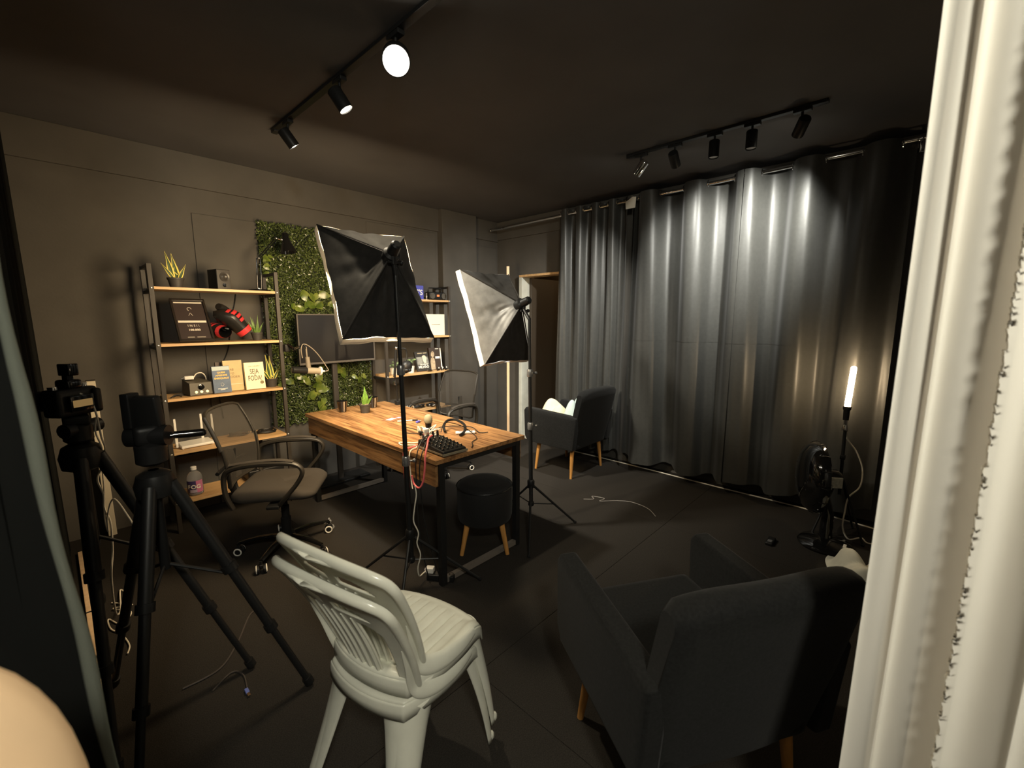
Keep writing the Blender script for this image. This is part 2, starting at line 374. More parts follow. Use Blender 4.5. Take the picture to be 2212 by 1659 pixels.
# white curtain close to the photographer on the right
wc = thing('white_curtain', 'white cloth curtain hanging close on the right with a ruffled seam', 'curtain', (.97, -.2, 0))
def wfn(u, v):
    z = 2.67-(2.67-.04)*v; y = .03-.62*u
    dl = u*.62
    x = 1.0-.14*u+.020*sin(2*pi*dl/.075+1.2+.8*v)*(1-exp_(-dl*30))+.012*sin(2*pi*dl/.13+.5-1.1*v)+.006*sin(2*pi*dl/.031+3*v)*(.5+.5*sin(5*v))
    yy = y+.014*sin(2*pi*dl/.075+2.6)*(1-exp_(-dl*30))-.012*sin(3.4*v+.4)*(1-u)+.012*(1-v)*(1-u)
    x += .004*sin(14*v+9*u)*v
    return (x, yy, z)
def exp_(a): return math.e**a
mb = MB(); mb.sheet(wfn, 220, 70); build('cloth', mb, M_wcurtain, wc, world=True, angle=180)
RN = [random.uniform(-1, 1) for _ in range(997)]
def ruff(off):
    mb = MB()
    def f(u, v):
        z = 2.4-(2.4-.1)*v; vv = (2.67-z)/2.63; p = wfn(.19+off, vv)
        k = RN[int(v*899) % 997]*.0028+.0016*sin(v*411+1)
        return (p[0]-.008-.012*u-k*u*.6, p[1]-.002+.010*(u-.5)+k*u*.6, z+.006*k/.004*u)
    mb.sheet(f, 3, 900); return mb
build('ruffled_seam', ruff(0), M_wcurtain, wc, world=True, angle=180)
build('ruffled_seam', ruff(.012), M_wcurtain, wc, world=True, angle=180)
mb = MB(); mb.cyl((1.01, .05, 2.678), (.83, -.62, 2.678), .010); build('rod_tube', mb, M_blackmetal, wc, world=True)

# ------------------------------------------------------------------ ceiling track lights
def rail(label, x, ya, yb):
    t = thing('track_rail', label, 'light rail', (x, (ya+yb)/2, H))
    mb = MB(); mb.box((x, (ya+yb)/2, H-.009), (.036, yb-ya, .017), b=.002); build('rail_body', mb, M_blackmetal, t, world=True)
    mb = MB(); mb.box((x, yb-.03, H-.022), (.034, .06, .012), b=.002); build('end_feed', mb, M_blackmetal, t, world=True)
def spot(label, x, y, aim, on=None, r=.032, L=.10, col=(1, .86, .62), size=78, blend=.75, hm=None, soft=.03):
    t = thing('spotlight', label, 'spotlight', (x, y, H-.018), 0, 'ceiling track spotlights')
    mb = MB(); mb.box((x, y, H-.027), (.034, .09, .018), b=.003); build('adapter', mb, M_blackmetal, t, world=True)
    mb = MB(); mb.cyl((x, y, H-.03), (x, y, H-.085), .007); build('stem', mb, M_blackmetal, t, world=True)
    d = (Vector(aim)-Vector((x, y, H-.11))).normalized(); c = Vector((x, y, H-.115)); F = frame(c, d)
    mb = MB(); mb.lathe([(r*.9, -L*.55), (r, -L*.5), (r, L*.5), (r*.93, L*.5), (r*.86, L*.40), (r*.3, L*.36)], 24, F); build('housing', mb, hm or M_plastic, t, world=True)
    lm = mat('spot lens lit', (1, .95, .85), emit=(1, .90, .72), es=45) if on else mat('spot lens off', (.35, .35, .35), .15)
    mb = MB(); mb.lathe([(r*.88, 0), (r*.80, .004), (.001, .009)], 24, F @ T(0, 0, L*.41)); build('lens', mb, lm, t, world=True)
    if on:
        p = c+d*(L*.5+.015); lamp('spotlight_beam', 'SPOT', p, on, col, spot_size=radians(size), spot_blend=blend, shadow_soft_size=soft, aim=p+d)
rail('black light rail on the ceiling above the table', 1.13, 1.25, 3.15)
spot('brightly lit spotlight shining at the photographer from the ceiling', 1.13, 1.73, (.10, .20, 1.30), SPOT_LIT*.65, .058, .11, size=80)
spot('lit spotlight seen as a small oval, left of the bright one', 1.13, 2.24, (2.4, 1.45, .2), SPOT_LIT*1.2, .036, .10, size=105)
spot('assumed black spotlight aimed at the far corner, at the far end of the ceiling rail', 1.13, 2.92, (2.85, 2.75, .35), SPOT_LIT*5.0, .034, .10, col=(1, .93, .78), size=84, blend=1, soft=.09)  # unseen spotlight, assumed from the right softbox's lit side and floor shadow
rail('black light rail on the ceiling in front of the curtains', 3.08, .50, 1.72)
spot('black spotlight with a glinting rim at the right end of the curtain rail', 3.07, .62, (3.84, 1.10, 2.05), CURTAIN_SPOT, col=(1, .985, .89), size=80, blend=1)
spot('upright black spotlight, second from the right end of the curtain rail', 3.08, .88, (3.08, .89, 0), None)
spot('upright black spotlight, third from the right end of the curtain rail', 3.08, 1.10, (3.08, 1.11, 0), None)
spot('tilted black spotlight, fourth from the right end of the curtain rail', 3.08, 1.36, (3.84, 1.45, 2.05), CURTAIN_SPOT*.30, col=(1, .985, .90), size=76, blend=1)
spot('glittering spotlight at the left end of the curtain rail', 3.08, 1.61, (3.50, 3.35, 1.0), CURTAIN_SPOT*.85, col=(1, .97, .88), size=92, blend=1, hm=M_chrome)

# ------------------------------------------------------------------ artificial hedge panel
hx0, hx1, hz0, hz1, hy = 1.25, 2.21, .56, 2.29, Y1-.012
hp = thing('hedge_panel', 'artificial green hedge panel with broad leaves mounted on the back wall', 'hedge panel', ((hx0+hx1)/2, hy, hz0))
mb = MB(); mb.box(((hx0+hx1)/2, hy-.008, (hz0+hz1)/2), (hx1-hx0-.03, .012, hz1-hz0-.03)); build('backing', mb, mat('hedge backing', (.008, .012, .006), .8), hp, world=True, smooth=False)
def leafmat(name, c0, c1, scale):
    m = mat(name, c0, .26); nt = m.node_tree; b = nt.nodes['Principled BSDF']
    tc = nt.nodes.new('ShaderNodeTexCoord'); n = nt.nodes.new('ShaderNodeTexNoise'); n.inputs['Scale'].default_value = scale; n.inputs['Detail'].default_value = 2
    r = nt.nodes.new('ShaderNodeValToRGB'); r.color_ramp.elements[0].position = .36; r.color_ramp.elements[1].position = .68
    r.color_ramp.elements[0].color = (*c0, 1); r.color_ramp.elements[1].color = (*c1, 1)
    nt.links.new(tc.outputs['Object'], n.inputs['Vector']); nt.links.new(n.outputs['Fac'], r.inputs[0]); nt.links.new(r.outputs[0], b.inputs['Base Color'])
    return m
mb = MB(); rnd = random.Random(2)
for k in range(21000):
    x = rnd.uniform(hx0, hx1); z = rnd.uniform(hz0, hz1); d = rnd.uniform(.004, .04)
    if min(x-hx0, hx1-x, z-hz0, hz1-z) < .012 and rnd.random() < .5: continue
    s = rnd.uniform(.006, .0105); a = rnd.uniform(0, 2*pi); tl = rnd.uniform(-.9, .9); tw = rnd.uniform(-.7, .7)
    M = T(x, hy-.014-d, z) @ RY(a) @ RX(tl) @ RZ(tw)
    mb.add([(-s*1.5, 0, 0), (-.1*s, -s*.25, -s*.8), (s*1.5, 0, 0), (-.1*s, -s*.25, s*.8)], [(0, 1, 2), (0, 2, 3)], M)
lf = build('small_leaves', mb, leafmat('hedge leaf', (.009, .017, .005), (.135, .175, .052), 85), hp, smooth=False, world=True); lf['kind'] = 'stuff'
M_big = leafmat('broad leaf', (.07, .115, .018), (.20, .24, .045), 14)
def broad(x, z, s, a, d=.05):
    mb = MB(); F = T(x, hy-.02-d, z) @ RY(a) @ RX(rnd.uniform(-.5, .3)) @ RZ(rnd.uniform(-.4, .4))
    N = 9; vs = []; fs = []
    for i in range(N+1):
        t_ = i/N; w = .52*s*(sin(pi*min(1, t_*.92+.08))**.7)*(1-.45*t_)*(1.15 if t_ < .3 else 1); zz = s*(1.25*t_-.2)
        cup = -.10*s*sin(pi*t_)
        vs += [(-w, -.12*w+cup*.4, zz-.10*s*(1-t_)*(i < 3)), (0, .05*s+cup, zz), (w, -.12*w+cup*.4, zz-.10*s*(1-t_)*(i < 3))]
    for i in range(N):
        for j in (0, 1): fs.append((i*3+j, i*3+j+1, i*3+j+4, i*3+j+3))
    mb.add(vs, fs, F); mb.tube([(0, .03*s, -.2*s), (0, .05, -.45*s)], .0015, 5, F)
    build('broad_leaf', mb, M_big, hp, world=True, angle=180)
clusters = [(1.30, 2.02, .035, 7, .03, .10), (1.31, 1.80, .03, 5, .02, .08), (1.52, 1.72, .062, 4, .06, .05), (1.64, 1.66, .068, 6, .09, .06), (1.50, 1.60, .055, 3, .04, .03), (1.80, 1.66, .065, 4, .08, .05),
            (1.42, .98, .05, 5, .10, .05), (1.60, .99, .06, 5, .08, .05), (1.66, .88, .075, 3, .03, .03), (1.60, .80, .07, 2, .02, .03), (1.67, .72, .07, 3, .03, .04), (1.80, 1.04, .06, 6, .10, .05), (2.05, .97, .045, 4, .08, .05)]
for (x, z, s, n, sx, sz) in clusters:
    for k in range(n):
        broad(min(max(x+rnd.uniform(-sx, sx), hx0+.03), hx1-.04), z+rnd.uniform(-sz, sz), s*rnd.uniform(.85, 1.2), rnd.uniform(1.6, 4.6))
for pts in ([(1.29, 2.12), (1.33, 1.95), (1.28, 1.80), (1.32, 1.62), (1.29, 1.45)], [(1.47, 1.78), (1.62, 1.70), (1.82, 1.68)], [(1.40, 1.0), (1.6, .95), (1.66, .84), (1.64, .70)]):
    mb = MB(); mb.tube(catmull([(x, hy-.06, z) for x, z in pts]), .0025, 5); build('vine_stem', mb, M_leaf_g, hp, world=True)

# ------------------------------------------------------------------ shelving units
def shelving(label, xa, xb, yf, yb, zs, top):
    t = thing('shelving_unit', label, 'shelves', ((xa+xb)/2, (yf+yb)/2, 0)); p = .026
    for x in (xa+p/2, xb-p/2):
        for y in (yf+p/2, yb-p/2):
            mb = MB(); mb.box((x, y, top/2), (p, p, top), b=.002); build('post', mb, M_post, t, world=True, smooth=False)
        for z in [top-p/2]+[q-.030 for q in zs]:
            mb = MB(); mb.box((x, (yf+yb)/2, z), (p*.8, yb-yf-2*p, p*.8)); build('side_rail', mb, M_blackmetal, t, world=True, smooth=False)
    for z in zs:
        mb = MB(); mb.box(((xa+xb)/2, (yf+yb)/2, z-.009), (xb-xa-2*p-.002, yb-yf, .018), b=.001); b = build('shelf_board', mb, M_shelfedge, t, world=True, smooth=False)
        for x in (xa+p/2, xb-p/2):
            mb = MB(); mb.ball((x, yf-.0015, z-.009), .0075, 10, sz=(1, .45, 1)); build('bolt', mb, M_bolt, b, world=True)
    return t
ZL = (1.707, 1.332, .957, .582, .225)
shelving('metal and wood shelving unit left of the green hedge panel', .478, 1.262, 3.664, 3.955, ZL, 1.852)
ZRS = (1.690, 1.322, .950, .566, .215)
shelving('metal and wood shelving unit in the corner right of the hedge panel', 2.178, 2.975, 3.69, 3.97, ZRS, 1.835)

# ------------------------------------------------------------------ table
tx0, tx1, ty0, ty1, tz = 1.338, 2.050, 1.812, 3.53, .75
tb = thing('desk_table', 'long brown wooden table with black metal legs in the middle of the room', 'table', ((tx0+tx1)/2, (ty0+ty1)/2, 0))
mb = MB(); mb.box(((tx0+tx1)/2, (ty0+ty1)/2, tz-.0125), (tx1-tx0, ty1-ty0, .025), b=.0015); build('table_top', mb, M_table, tb, world=True, smooth=False)
mb = MB(); mb.box((tx0+.022, (ty0+ty1)/2, tz-.095), (.018, ty1-ty0-.05, .125), b=.001); build('apron', mb, M_table, tb, world=True, smooth=False)
mb = MB(); mb.box((tx1-.022, (ty0+ty1)/2, tz-.095), (.018, ty1-ty0-.05, .125), b=.001); build('apron', mb, M_table, tb, world=True, smooth=False)
for x in (tx0+.05, tx1-.05):
    for y in (ty0+.03, ty1-.03):
        mb = MB(); mb.box((x, y, (tz-.025)/2), (.036, .036, tz-.025), b=.002); build('leg', mb, M_blackmetal, tb, world=True, smooth=False)
for y in (ty0+.03, ty1-.03):
    mb = MB(); mb.box(((tx0+tx1)/2, y, tz-.042), (tx1-tx0-.10, .03, .03)); build('crossbar', mb, M_blackmetal, tb, world=True, smooth=False)
    mb = MB(); mb.box(((tx0+tx1)/2, y, .025), (tx1-tx0-.136, .03, .03)); build('foot_bar', mb, mat('brushed bar', (.16, .14, .12), .4), tb, world=True, smooth=False)

# ------------------------------------------------------------------ softboxes on light stands
def stand(par, base, hub, topz, feet, lean=(0, 0)):
    bx, by = base
    def P(z): return (bx+lean[0]*z, by+lean[1]*z, z)
    zs = [hub-.16, hub+.42, hub+.42+(topz-hub-.42)*.5, topz]; rs = [.0145, .0125, .0105]
    for i in range(3):
        mb = MB(); mb.cyl(P(zs[i]), P(zs[i+1]), rs[i], n=14); build('pole_section', mb, M_blackmetal, par, world=True)
        if i:
            mb = MB(); mb.lathe([(.019, -.025), (.021, -.02), (.021, .02), (.017, .028)], 14, T(*P(zs[i]))); mb.cyl(P(zs[i]), (P(zs[i])[0]+.035, P(zs[i])[1]-.02, zs[i]), .005); mb.ball((P(zs[i])[0]+.038, P(zs[i])[1]-.022, zs[i]), .011)
            build('clamp_knob', mb, mat('grey knob', (.25, .25, .25), .25, metal=.6), par, world=True)
    mb = MB(); mb.lathe([(.022, -.03), (.026, -.02), (.026, .02), (.020, .03)], 14, T(*P(hub))); build('hub', mb, M_plastic, par, world=True)
    mb = MB(); mb.lathe([(.018, -.015), (.021, -.01), (.021, .012), (.016, .018)], 14, T(*P(hub-.15))); build('lower_hub', mb, M_plastic, par, world=True)
    for (fx, fy) in feet:
        h = Vector(P(hub)); f = Vector((fx, fy, .008)); d = (f-h); a = h+d.normalized()*.024
        mb = MB(); mb.cyl(a, f, .0085, .0075, n=8); g = build('tripod_leg', mb, M_blackmetal, par, world=True)
        mb = MB(); mb.ball(f, .012, 8); build('rubber_foot', mb, M_plastic, g, world=True)
        m_ = h+d*.52; mb = MB(); mb.cyl(P(hub-.15), m_, .0045, n=6); build('brace', mb, M_blackmetal, par, world=True)
def softbox(label, cor, apex, sidemats, es, ecol, base, feet, hub, lean=(0, 0)):
    t = thing('softbox_light', label, 'studio light', (base[0], base[1], 0))
    C4 = [Vector(c) for c in cor]; A = Vector(apex); cen = sum(C4, Vector())/4; n = (A-cen).normalized()
    band = [c+n*.045+(cen-c).normalized()*.006 for c in C4]
    ring = [A-n*.03+(b-cen).normalized()*.035 for b in C4]
    rb = random.Random(4)
    for k in range(4):
        a, b = C4[k], C4[(k+1) % 4]; a2, b2 = band[k], band[(k+1) % 4]
        ph = rb.uniform(0, 6)
        def tr(u, v, a=a, b=b, a2=a2, b2=b2, ph=ph):
            p = (a.lerp(b, u)).lerp(a2.lerp(b2, u), v); w = sin(pi*u)
            return p+(cen-p).normalized()*(.012*w*w+.003*sin(26*u+ph)*w)+n*.003*sin(19*u+ph)*w
        mb = MB(); mb.sheet(tr, 36, 4); build('trim_band', mb, M_trim, t, world=True, angle=180)
        r0, r1 = ring[k], ring[(k+1) % 4]
        def pn(u, v, a2=a2, b2=b2, r0=r0, r1=r1, ph=ph):
            e = tr(u, 1.0); q = r0.lerp(r1, u); p = e.lerp(q, v); sag = sin(pi*u)*sin(pi*min(1, v*1.05))
            inward = (cen+n*.12-p).normalized()
            return p+inward*(.030*sag+.008*sag*abs(sin(2.5*pi*u+.6*sin(5*v+ph)+ph))+.004*sin(pi*u)*sin(19*v+7*u+ph)*(1-v)+.003*sag*sin(31*u-12*v))
        mb = MB(); mb.sheet(pn, 40, 40); build('side_panel', mb, sidemats[k], t, world=True, angle=180)
        mb = MB(); mb.tube([band[k]+(n*.004), band[k].lerp(ring[k], .5)+n*.008, ring[k]+n*.01], .0045, 6); build('rib', mb, sidemats[k], t, world=True)
    ins = [c+(cen-c)*.035+n*.012 for c in C4]
    mb = MB(); mb.sheet(lambda u, v: (ins[0].lerp(ins[1], u)).lerp(ins[3].lerp(ins[2], u), v)-n*.014*sin(pi*u)*sin(pi*v), 10, 10)
    build('diffuser', mb, mat('diffuser %s' % es, (.9, .88, .82), emit=ecol, es=es), t, world=True, angle=180)
    F = frame(A, n)
    mb = MB(); mb.lathe([(.038, -.045), (.042, -.035), (.042, .0), (.030, .012), (.026, .07), (.018, .078)], 18, F); build('lamp_socket', mb, M_plastic, t, world=True)
    top = A+n*.02+Vector((0, 0, -.055)); bz = top.z-.06
    bp = (base[0]+lean[0]*bz, base[1]+lean[1]*bz, bz)
    mb = MB(); mb.box((top.x, top.y, (top.z+A.z)/2), (.022, .022, .07), b=.004); mb.cyl(bp, (top.x, top.y, top.z+.01), .012); mb.cyl((top.x-.03, top.y, top.z), (top.x+.04, top.y, top.z), .007); mb.ball((top.x+.045, top.y, top.z), .013)
    build('tilt_bracket', mb, M_plastic, t, world=True)
    stand(t, base, hub, bz+.01, feet, lean)
    return t
F1 = M_fabric
softbox('softbox on a stand left of the other, seen from behind over the table', [(1.044, 2.444, 1.972), (1.538, 2.369, 1.967), (1.478, 2.016, 1.366), (.984, 2.091, 1.371)], (1.224, 1.975, 1.822),
        [F1, F1, F1, F1], SOFTBOX_WARM, (1, .74, .43), (1.255, 1.945), [(1.10, 2.28), (1.08, 1.80), (1.56, 1.72)], .32, (-.012, .012))
F2 = M_fabric_lit
softbox('softbox with its lit side coloured grey, on a stand at the far right end of the table', [(2.013, 2.436, 1.827), (2.513, 2.445, 1.826), (2.515, 2.205, 1.168), (2.015, 2.196, 1.170)], (2.269, 2.039, 1.601),
        [F1, F1, F1, F2], SOFTBOX_COOL, (1, .95, .86), (2.255, 1.925), [(2.523, 1.729), (1.935, 1.67), (2.40, 2.30)], .33, (0, .02))

# ------------------------------------------------------------------ white plastic chairs (stacked)
def rrect(hx, hy, r, n=8, taper=0.0):
    pts = []
    for cx_, cy_, a0 in ((hx-r, hy-r, 0), (-hx+r, hy-r, pi/2), (-hx+r, -hy+r, pi), (hx-r, -hy+r, 1.5*pi)):
        for k in range(n+1):
            a = a0+pi/2*k/n; pts.append((cx_+r*cos(a), (cy_+r*sin(a))))
    return [(x, y*(1+taper*x/hx)) for x, y in pts]
def plastic_chair(label, loc, rz):
    t = thing('plastic_chair', label, 'chair', loc, rz, 'stacked plastic chairs'); m = M_chairplastic
    HX, HY = .196, .196
    def sxy(a, b): return (a*HX*sqrt(1-.30*b*b), b*HY*(1+.05*a)*sqrt(1-.30*a*a))
    def sz(a, b):
        x, y = sxy(a, b); e = max(abs(a), abs(b)); z = .432
        r = min(1, max(0, (e-.78)/.10)); z += .007*(r*r*(3-2*r))-.012*(1-min(1, e/.8)**2)      # raised rim round a dished seat
        if e > .93: z -= .10*(e-.93)
        if a > .45: z -= .040*((a-.45)/.55)**2
        if e < .74 and a > -.70: z -= .0065*max(0, cos(2*pi*y/.040))**3*min(1, (.74-e)*14)
        return z
    mb = MB(); NU, NV = 44, 72
    mb.sheet(lambda u, v: (*sxy(2*u-1, 2*v-1), sz(2*u-1, 2*v-1)), NU, NV)
    border = [(2*k/40-1, -1) for k in range(40)]+[(1, 2*k/40-1) for k in range(40)]+[(1-2*k/40, 1) for k in range(40)]+[(-1, 1-2*k/40) for k in range(40)]
    nb = len(border); vs = []
    for q, (dz, k) in enumerate(((0, 1), (-.006, 1.012), (-.020, 1.022), (-.042, 1.030))):
        for a, b in border:
            x, y = sxy(a, b); d = dz*(1.25 if a > .9 else 1)-(.012*max(0, (-a-.45))*abs(b) if q == 3 else 0); vs.append((x*k, y*k, sz(a, b)+d))
    mb.add(vs, [(q*nb+i, q*nb+(i+1) % nb, (q+1)*nb+(i+1) % nb, (q+1)*nb+i) for q in range(3) for i in range(nb)])
    seat = build('seat', mb, m, t, solid=.003, angle=70)
    for y in (-.05, -.015, .02, .055):
        mb = MB(); mb.box((-.128, y, .4225), (.040, .006, .004), b=.001); build('drain_slot', mb, M_plastic, seat)
    # backrest: rounded shield with a ribbed centre splat, two side openings and hand holes
    def hw(v): return (.160+.072*min(1, v*1.15)**.8)*(1 if v < .78 else (max(0, 1-((v-.78)/.22)**3.0))**(1/3.0))
    def bp(U, v):
        w = hw(v); x = -.138-.150*v-.030*v*v+.030*U*U*(1-.4*v)+.010*sin(pi*v); z = .418+.428*v
        if v > .90: x -= .022*((v-.90)/.10)**1.5
        return (x, U*w, z)
    def vmap(v): return 1-(1-v)**1.35
    def keep(u, v):
        U = abs(2*u-1); v = vmap(v)
        if .40 < U < .70+.06*v and .05+.10*max(0, U-.6)/.15 < v < .70-.9*max(0, U-.55)**1.5: return False
        if .10 < U < .66 and .765 < v < .765+.085*(1-((U-.30)/.37)**2): return False
        return True
    mb = MB(); mb.sheet(lambda u, v: bp(2*u-1, vmap(v)), 96, 84, mask=keep); build('backrest', mb, m, t, solid=.006, angle=60)
    for U in (-.33, -.165, 0, .165, .33):
        mb = MB(); mb.tube([Vector(bp(U, .02+.70*k/16))+Vector((-.004, 0, 0)) for k in range(17)], lambda q: .0085*(.35+.65*sin(pi*q)**.6), 6, flat=.7); build('rib', mb, m, t)
    vv = [1-(1-k/46)**2.2 for k in range(47)]
    out = [Vector(bp(-1, v)) for v in vv]+[Vector(bp(1, v)) for v in reversed(vv[:-1])]
    mb = MB(); mb.tube([p+Vector((.003, 0, .002)) for p in out], lambda q: .0095+.006*sin(pi*q)**2, 10, flat=.8); build('back_rim', mb, m, t)
    for sy in (1, -1):                                               # stile flowing forward into the seat side
        P = catmull([bp(.93*sy, .52), bp(.93*sy, .34), bp(.94*sy, .16), (-.108, .178*sy, .452), (-.050, .193*sy, .436), (.03, .199*sy, .430), (.10, .192*sy, .425)], 7)
        mb = MB(); mb.tube(P, lambda q: .004+.023*sin(pi*min(1, q*.85+.02))**1.1, 12, flat=.42, up=(0, 1, 0)); build('side_stile', mb, m, t)
    def leg(top, foot, w0, w1, ang, fl):
        def lf(u, v):
            a = ang+(u-.5)*2.7; w = w0+(w1-w0)*v**.5
            c = Vector(top).lerp(Vector(foot), v)+Vector((cos(ang), sin(ang), 0))*(fl*sin(pi*v))
            return (c.x+w*cos(a)-w*cos(ang)*.6, c.y+w*sin(a)-w*sin(ang)*.6, c.z)
        mb = MB(); mb.sheet(lf, 14, 18); return mb
    for sy in (1, -1):
        g = build('leg', leg((.140, .140*sy, .402), (.196, .198*sy, .006), .070, .020, atan2(.75*sy, .8), .008), m, t, solid=.004, angle=60)
        mb = MB(); mb.ball((.200, .202*sy, .020), .014, 10, sz=(1, .8, 1.3)); build('foot_stud', mb, m, g)
        build('leg', leg((-.120, .136*sy, .410), (-.250, .195*sy, .006), .092, .030, atan2(.8*sy, -.7), -.004), m, t, solid=.004, angle=60)
    return t
CH = (.695, 1.135); CA = radians(12)
plastic_chair('lower ivory plastic chair of the stacked pair', (CH[0], CH[1], 0), CA)
plastic_chair('upper ivory plastic chair stacked on another one', (CH[0]+.018, CH[1]+.003, .062), CA)

# ------------------------------------------------------------------ upholstered armchairs
def armchair(label, loc, rz):
    t = thing('armchair', label, 'armchair', loc, rz, 'dark upholstered armchairs'); m = M_upholstery
    mb = MB(); mb.box((.02, 0, .335), (.56, .50, .11), b=.03); build('seat_base', mb, m, t)
    mb = MB(); mb.box((.045, 0, .425), (.52, .47, .10), b=.04); build('seat_cushion', mb, m, t)
    def bk(u, v):
        y = (-.5+u)*.58; z = .30+.53*v; lean = -.24-.10*v; curve = .05*(2*u-1)**2
        return (lean+curve*.6, y*(1+.02*sin(pi*v)), z-.035*abs(2*u-1)**4*v)
    prof = []
    mb = MB(); N, K = 20, 28
    vs = []; fs = []
    for i in range(N+1):
        u = i/N
        loop = []
        for v in [j/10 for j in range(11)]: p = bk(u, v); loop.append((p[0]+.045, p[1], p[2]))
        p = bk(u, 1)
        for a in (1, 2, 3, 4, 5): loop.append((p[0]+.05*cos(a*pi/6), p[1], p[2]+.035*sin(a*pi/6)))
        for v in [1-j/10 for j in range(11)]: q = bk(u, v); loop.append((q[0]-.05+.02*(1-v), q[1], q[2]))
        e = 1 if 0 < i < N else .62
        c = Vector(bk(u, .5)); K = len(loop)
        vs += [Vector(bk(u, min(1, max(0, (q[2]-.3)/.53))))*(1-e)+Vector(q)*e for q in loop]
    fs = [(i*K+j, (i+1)*K+j, (i+1)*K+(j+1) % K, i*K+(j+1) % K) for i in range(N) for j in range(K)]+[tuple(range(K-1, -1, -1)), tuple(range(N*K, N*K+K))]
    mb.add(vs, fs); build('backrest', mb, m, t, angle=60)
    for s in (1, -1):
        mb = MB(); poly = [(-.27, .29), (.28, .29), (.315, .34), (.325, .60), (.30, .632), (-.20, .615), (-.30, .60)]
        sec = []
        for w, sh in ((-.038, .92), (-.030, 1), (.030, 1), (.038, .92)):
            sec.append([(.01+(x-.01)*sh, s*.292+w, .46+(z-.46)*sh) for x, z in poly])
        n = len(poly); vs = [p for q in sec for p in q]
        fs = [(a*n+i, a*n+(i+1) % n, (a+1)*n+(i+1) % n, (a+1)*n+i) for a in range(3) for i in range(n)]+[tuple(range(n-1, -1, -1)), tuple(range(3*n, 4*n))]
        mb.add(vs, fs); o = build('armrest', mb, m, t, angle=30)
        md = o.modifiers.new('bevel', 'BEVEL'); md.width = .016; md.segments = 3; md.limit_method = 'ANGLE'
    for x, sx in ((.20, 1), (-.20, -1)):
        for s in (1, -1):
            mb = MB(); mb.cyl((x, s*.225, .29), (x+sx*.015, s*.262, .0), .021, .012, 14); build('leg', mb, M_legwood, t)
    return t
armchair('dark armchair by the curtains with clothes on its seat', (3.495, 2.49, 0), radians(90))
armchair('dark armchair in the right foreground seen from behind', (1.335, .475, 0), radians(58))
# clothes on the rear armchair
def cloth_heap(name, label, c, size, h, m, seed, peaks):
    r_ = random.Random(seed)
    def f(u, v):
        x = (u-.5)*size[0]; y = (v-.5)*size[1]; e = min(u, 1-u, v, 1-v)*4
        z = 0
        for (px, py, ph, pw) in peaks: z = max(z, ph*math.exp(-((x-px)**2+(y-py)**2)/pw**2))
        z += (.014*abs(sin(19*x+8*y+seed+1.5*sin(9*y+seed)))+.012*abs(sin(-13*x+23*y+seed*2+1.2*sin(11*x)))+.007*sin(47*x+9*y+2*sin(14*y)))*min(1, e)-.008
        return (c[0]+x+.015*sin(20*y+seed), c[1]+y+.015*sin(18*x+seed), c[2]+max(.002, z*min(1, e*1.4))+.004)
    mb = MB(); mb.sheet(f, 46, 46); o = build(name, mb, m, None, angle=180, solid=.004)
    return o
M_cl1 = mat('cream garment', (.72, .66, .46), .85, var=.06, scale=10); M_cl2 = mat('pale blue garment', (.50, .60, .58), .85, var=.08, scale=10)
tag(cloth_heap('cream_garment', 'cream garment heaped on the rear armchair seat', (3.46, 2.62, .478), (.36, .32), .2, M_cl1, 3, [(0, .05, .20, .11), (-.03, -.06, .15, .09), (.04, .10, .13, .09)]), 'cream garment heaped on the rear armchair seat', 'clothes')
tag(cloth_heap('pale_blue_garment', 'pale blue garment heaped against the rear armchair back', (3.52, 2.40, .480), (.36, .22), .2, M_cl2, 9, [(.06, .02, .27, .09), (-.07, .02, .22, .07), (0, .0, .2, .12)]), 'pale blue garment heaped against the rear armchair back', 'clothes')

# ------------------------------------------------------------------ stool
st = thing('round_stool', 'black round upholstered stool with wooden legs at the table end', 'stool', (1.85, 1.985, 0))
mb = MB(); mb.lathe([(.001, .455), (.11, .455), (.158, .447), (.178, .425), (.181, .39), (.181, .235), (.172, .205), (.001, .20)], 40); build('seat_drum', mb, mat('stool cloth', (.006, .006, .006), .85, sheen=.04), st)
mb = MB(); mb.tube([(.1815*cos(2*pi*k/40), .1815*sin(2*pi*k/40), .428) for k in range(40)], .004, 6, closed=True); build('piping', mb, M_plastic, st)
for a in (radians(-84), radians(175), radians(90), radians(5)):
    mb = MB(); mb.cyl((.14*cos(a), .14*sin(a), .205), (.19*cos(a), .19*sin(a), 0), .019, .013, 14); build('leg', mb, M_legwood, st)

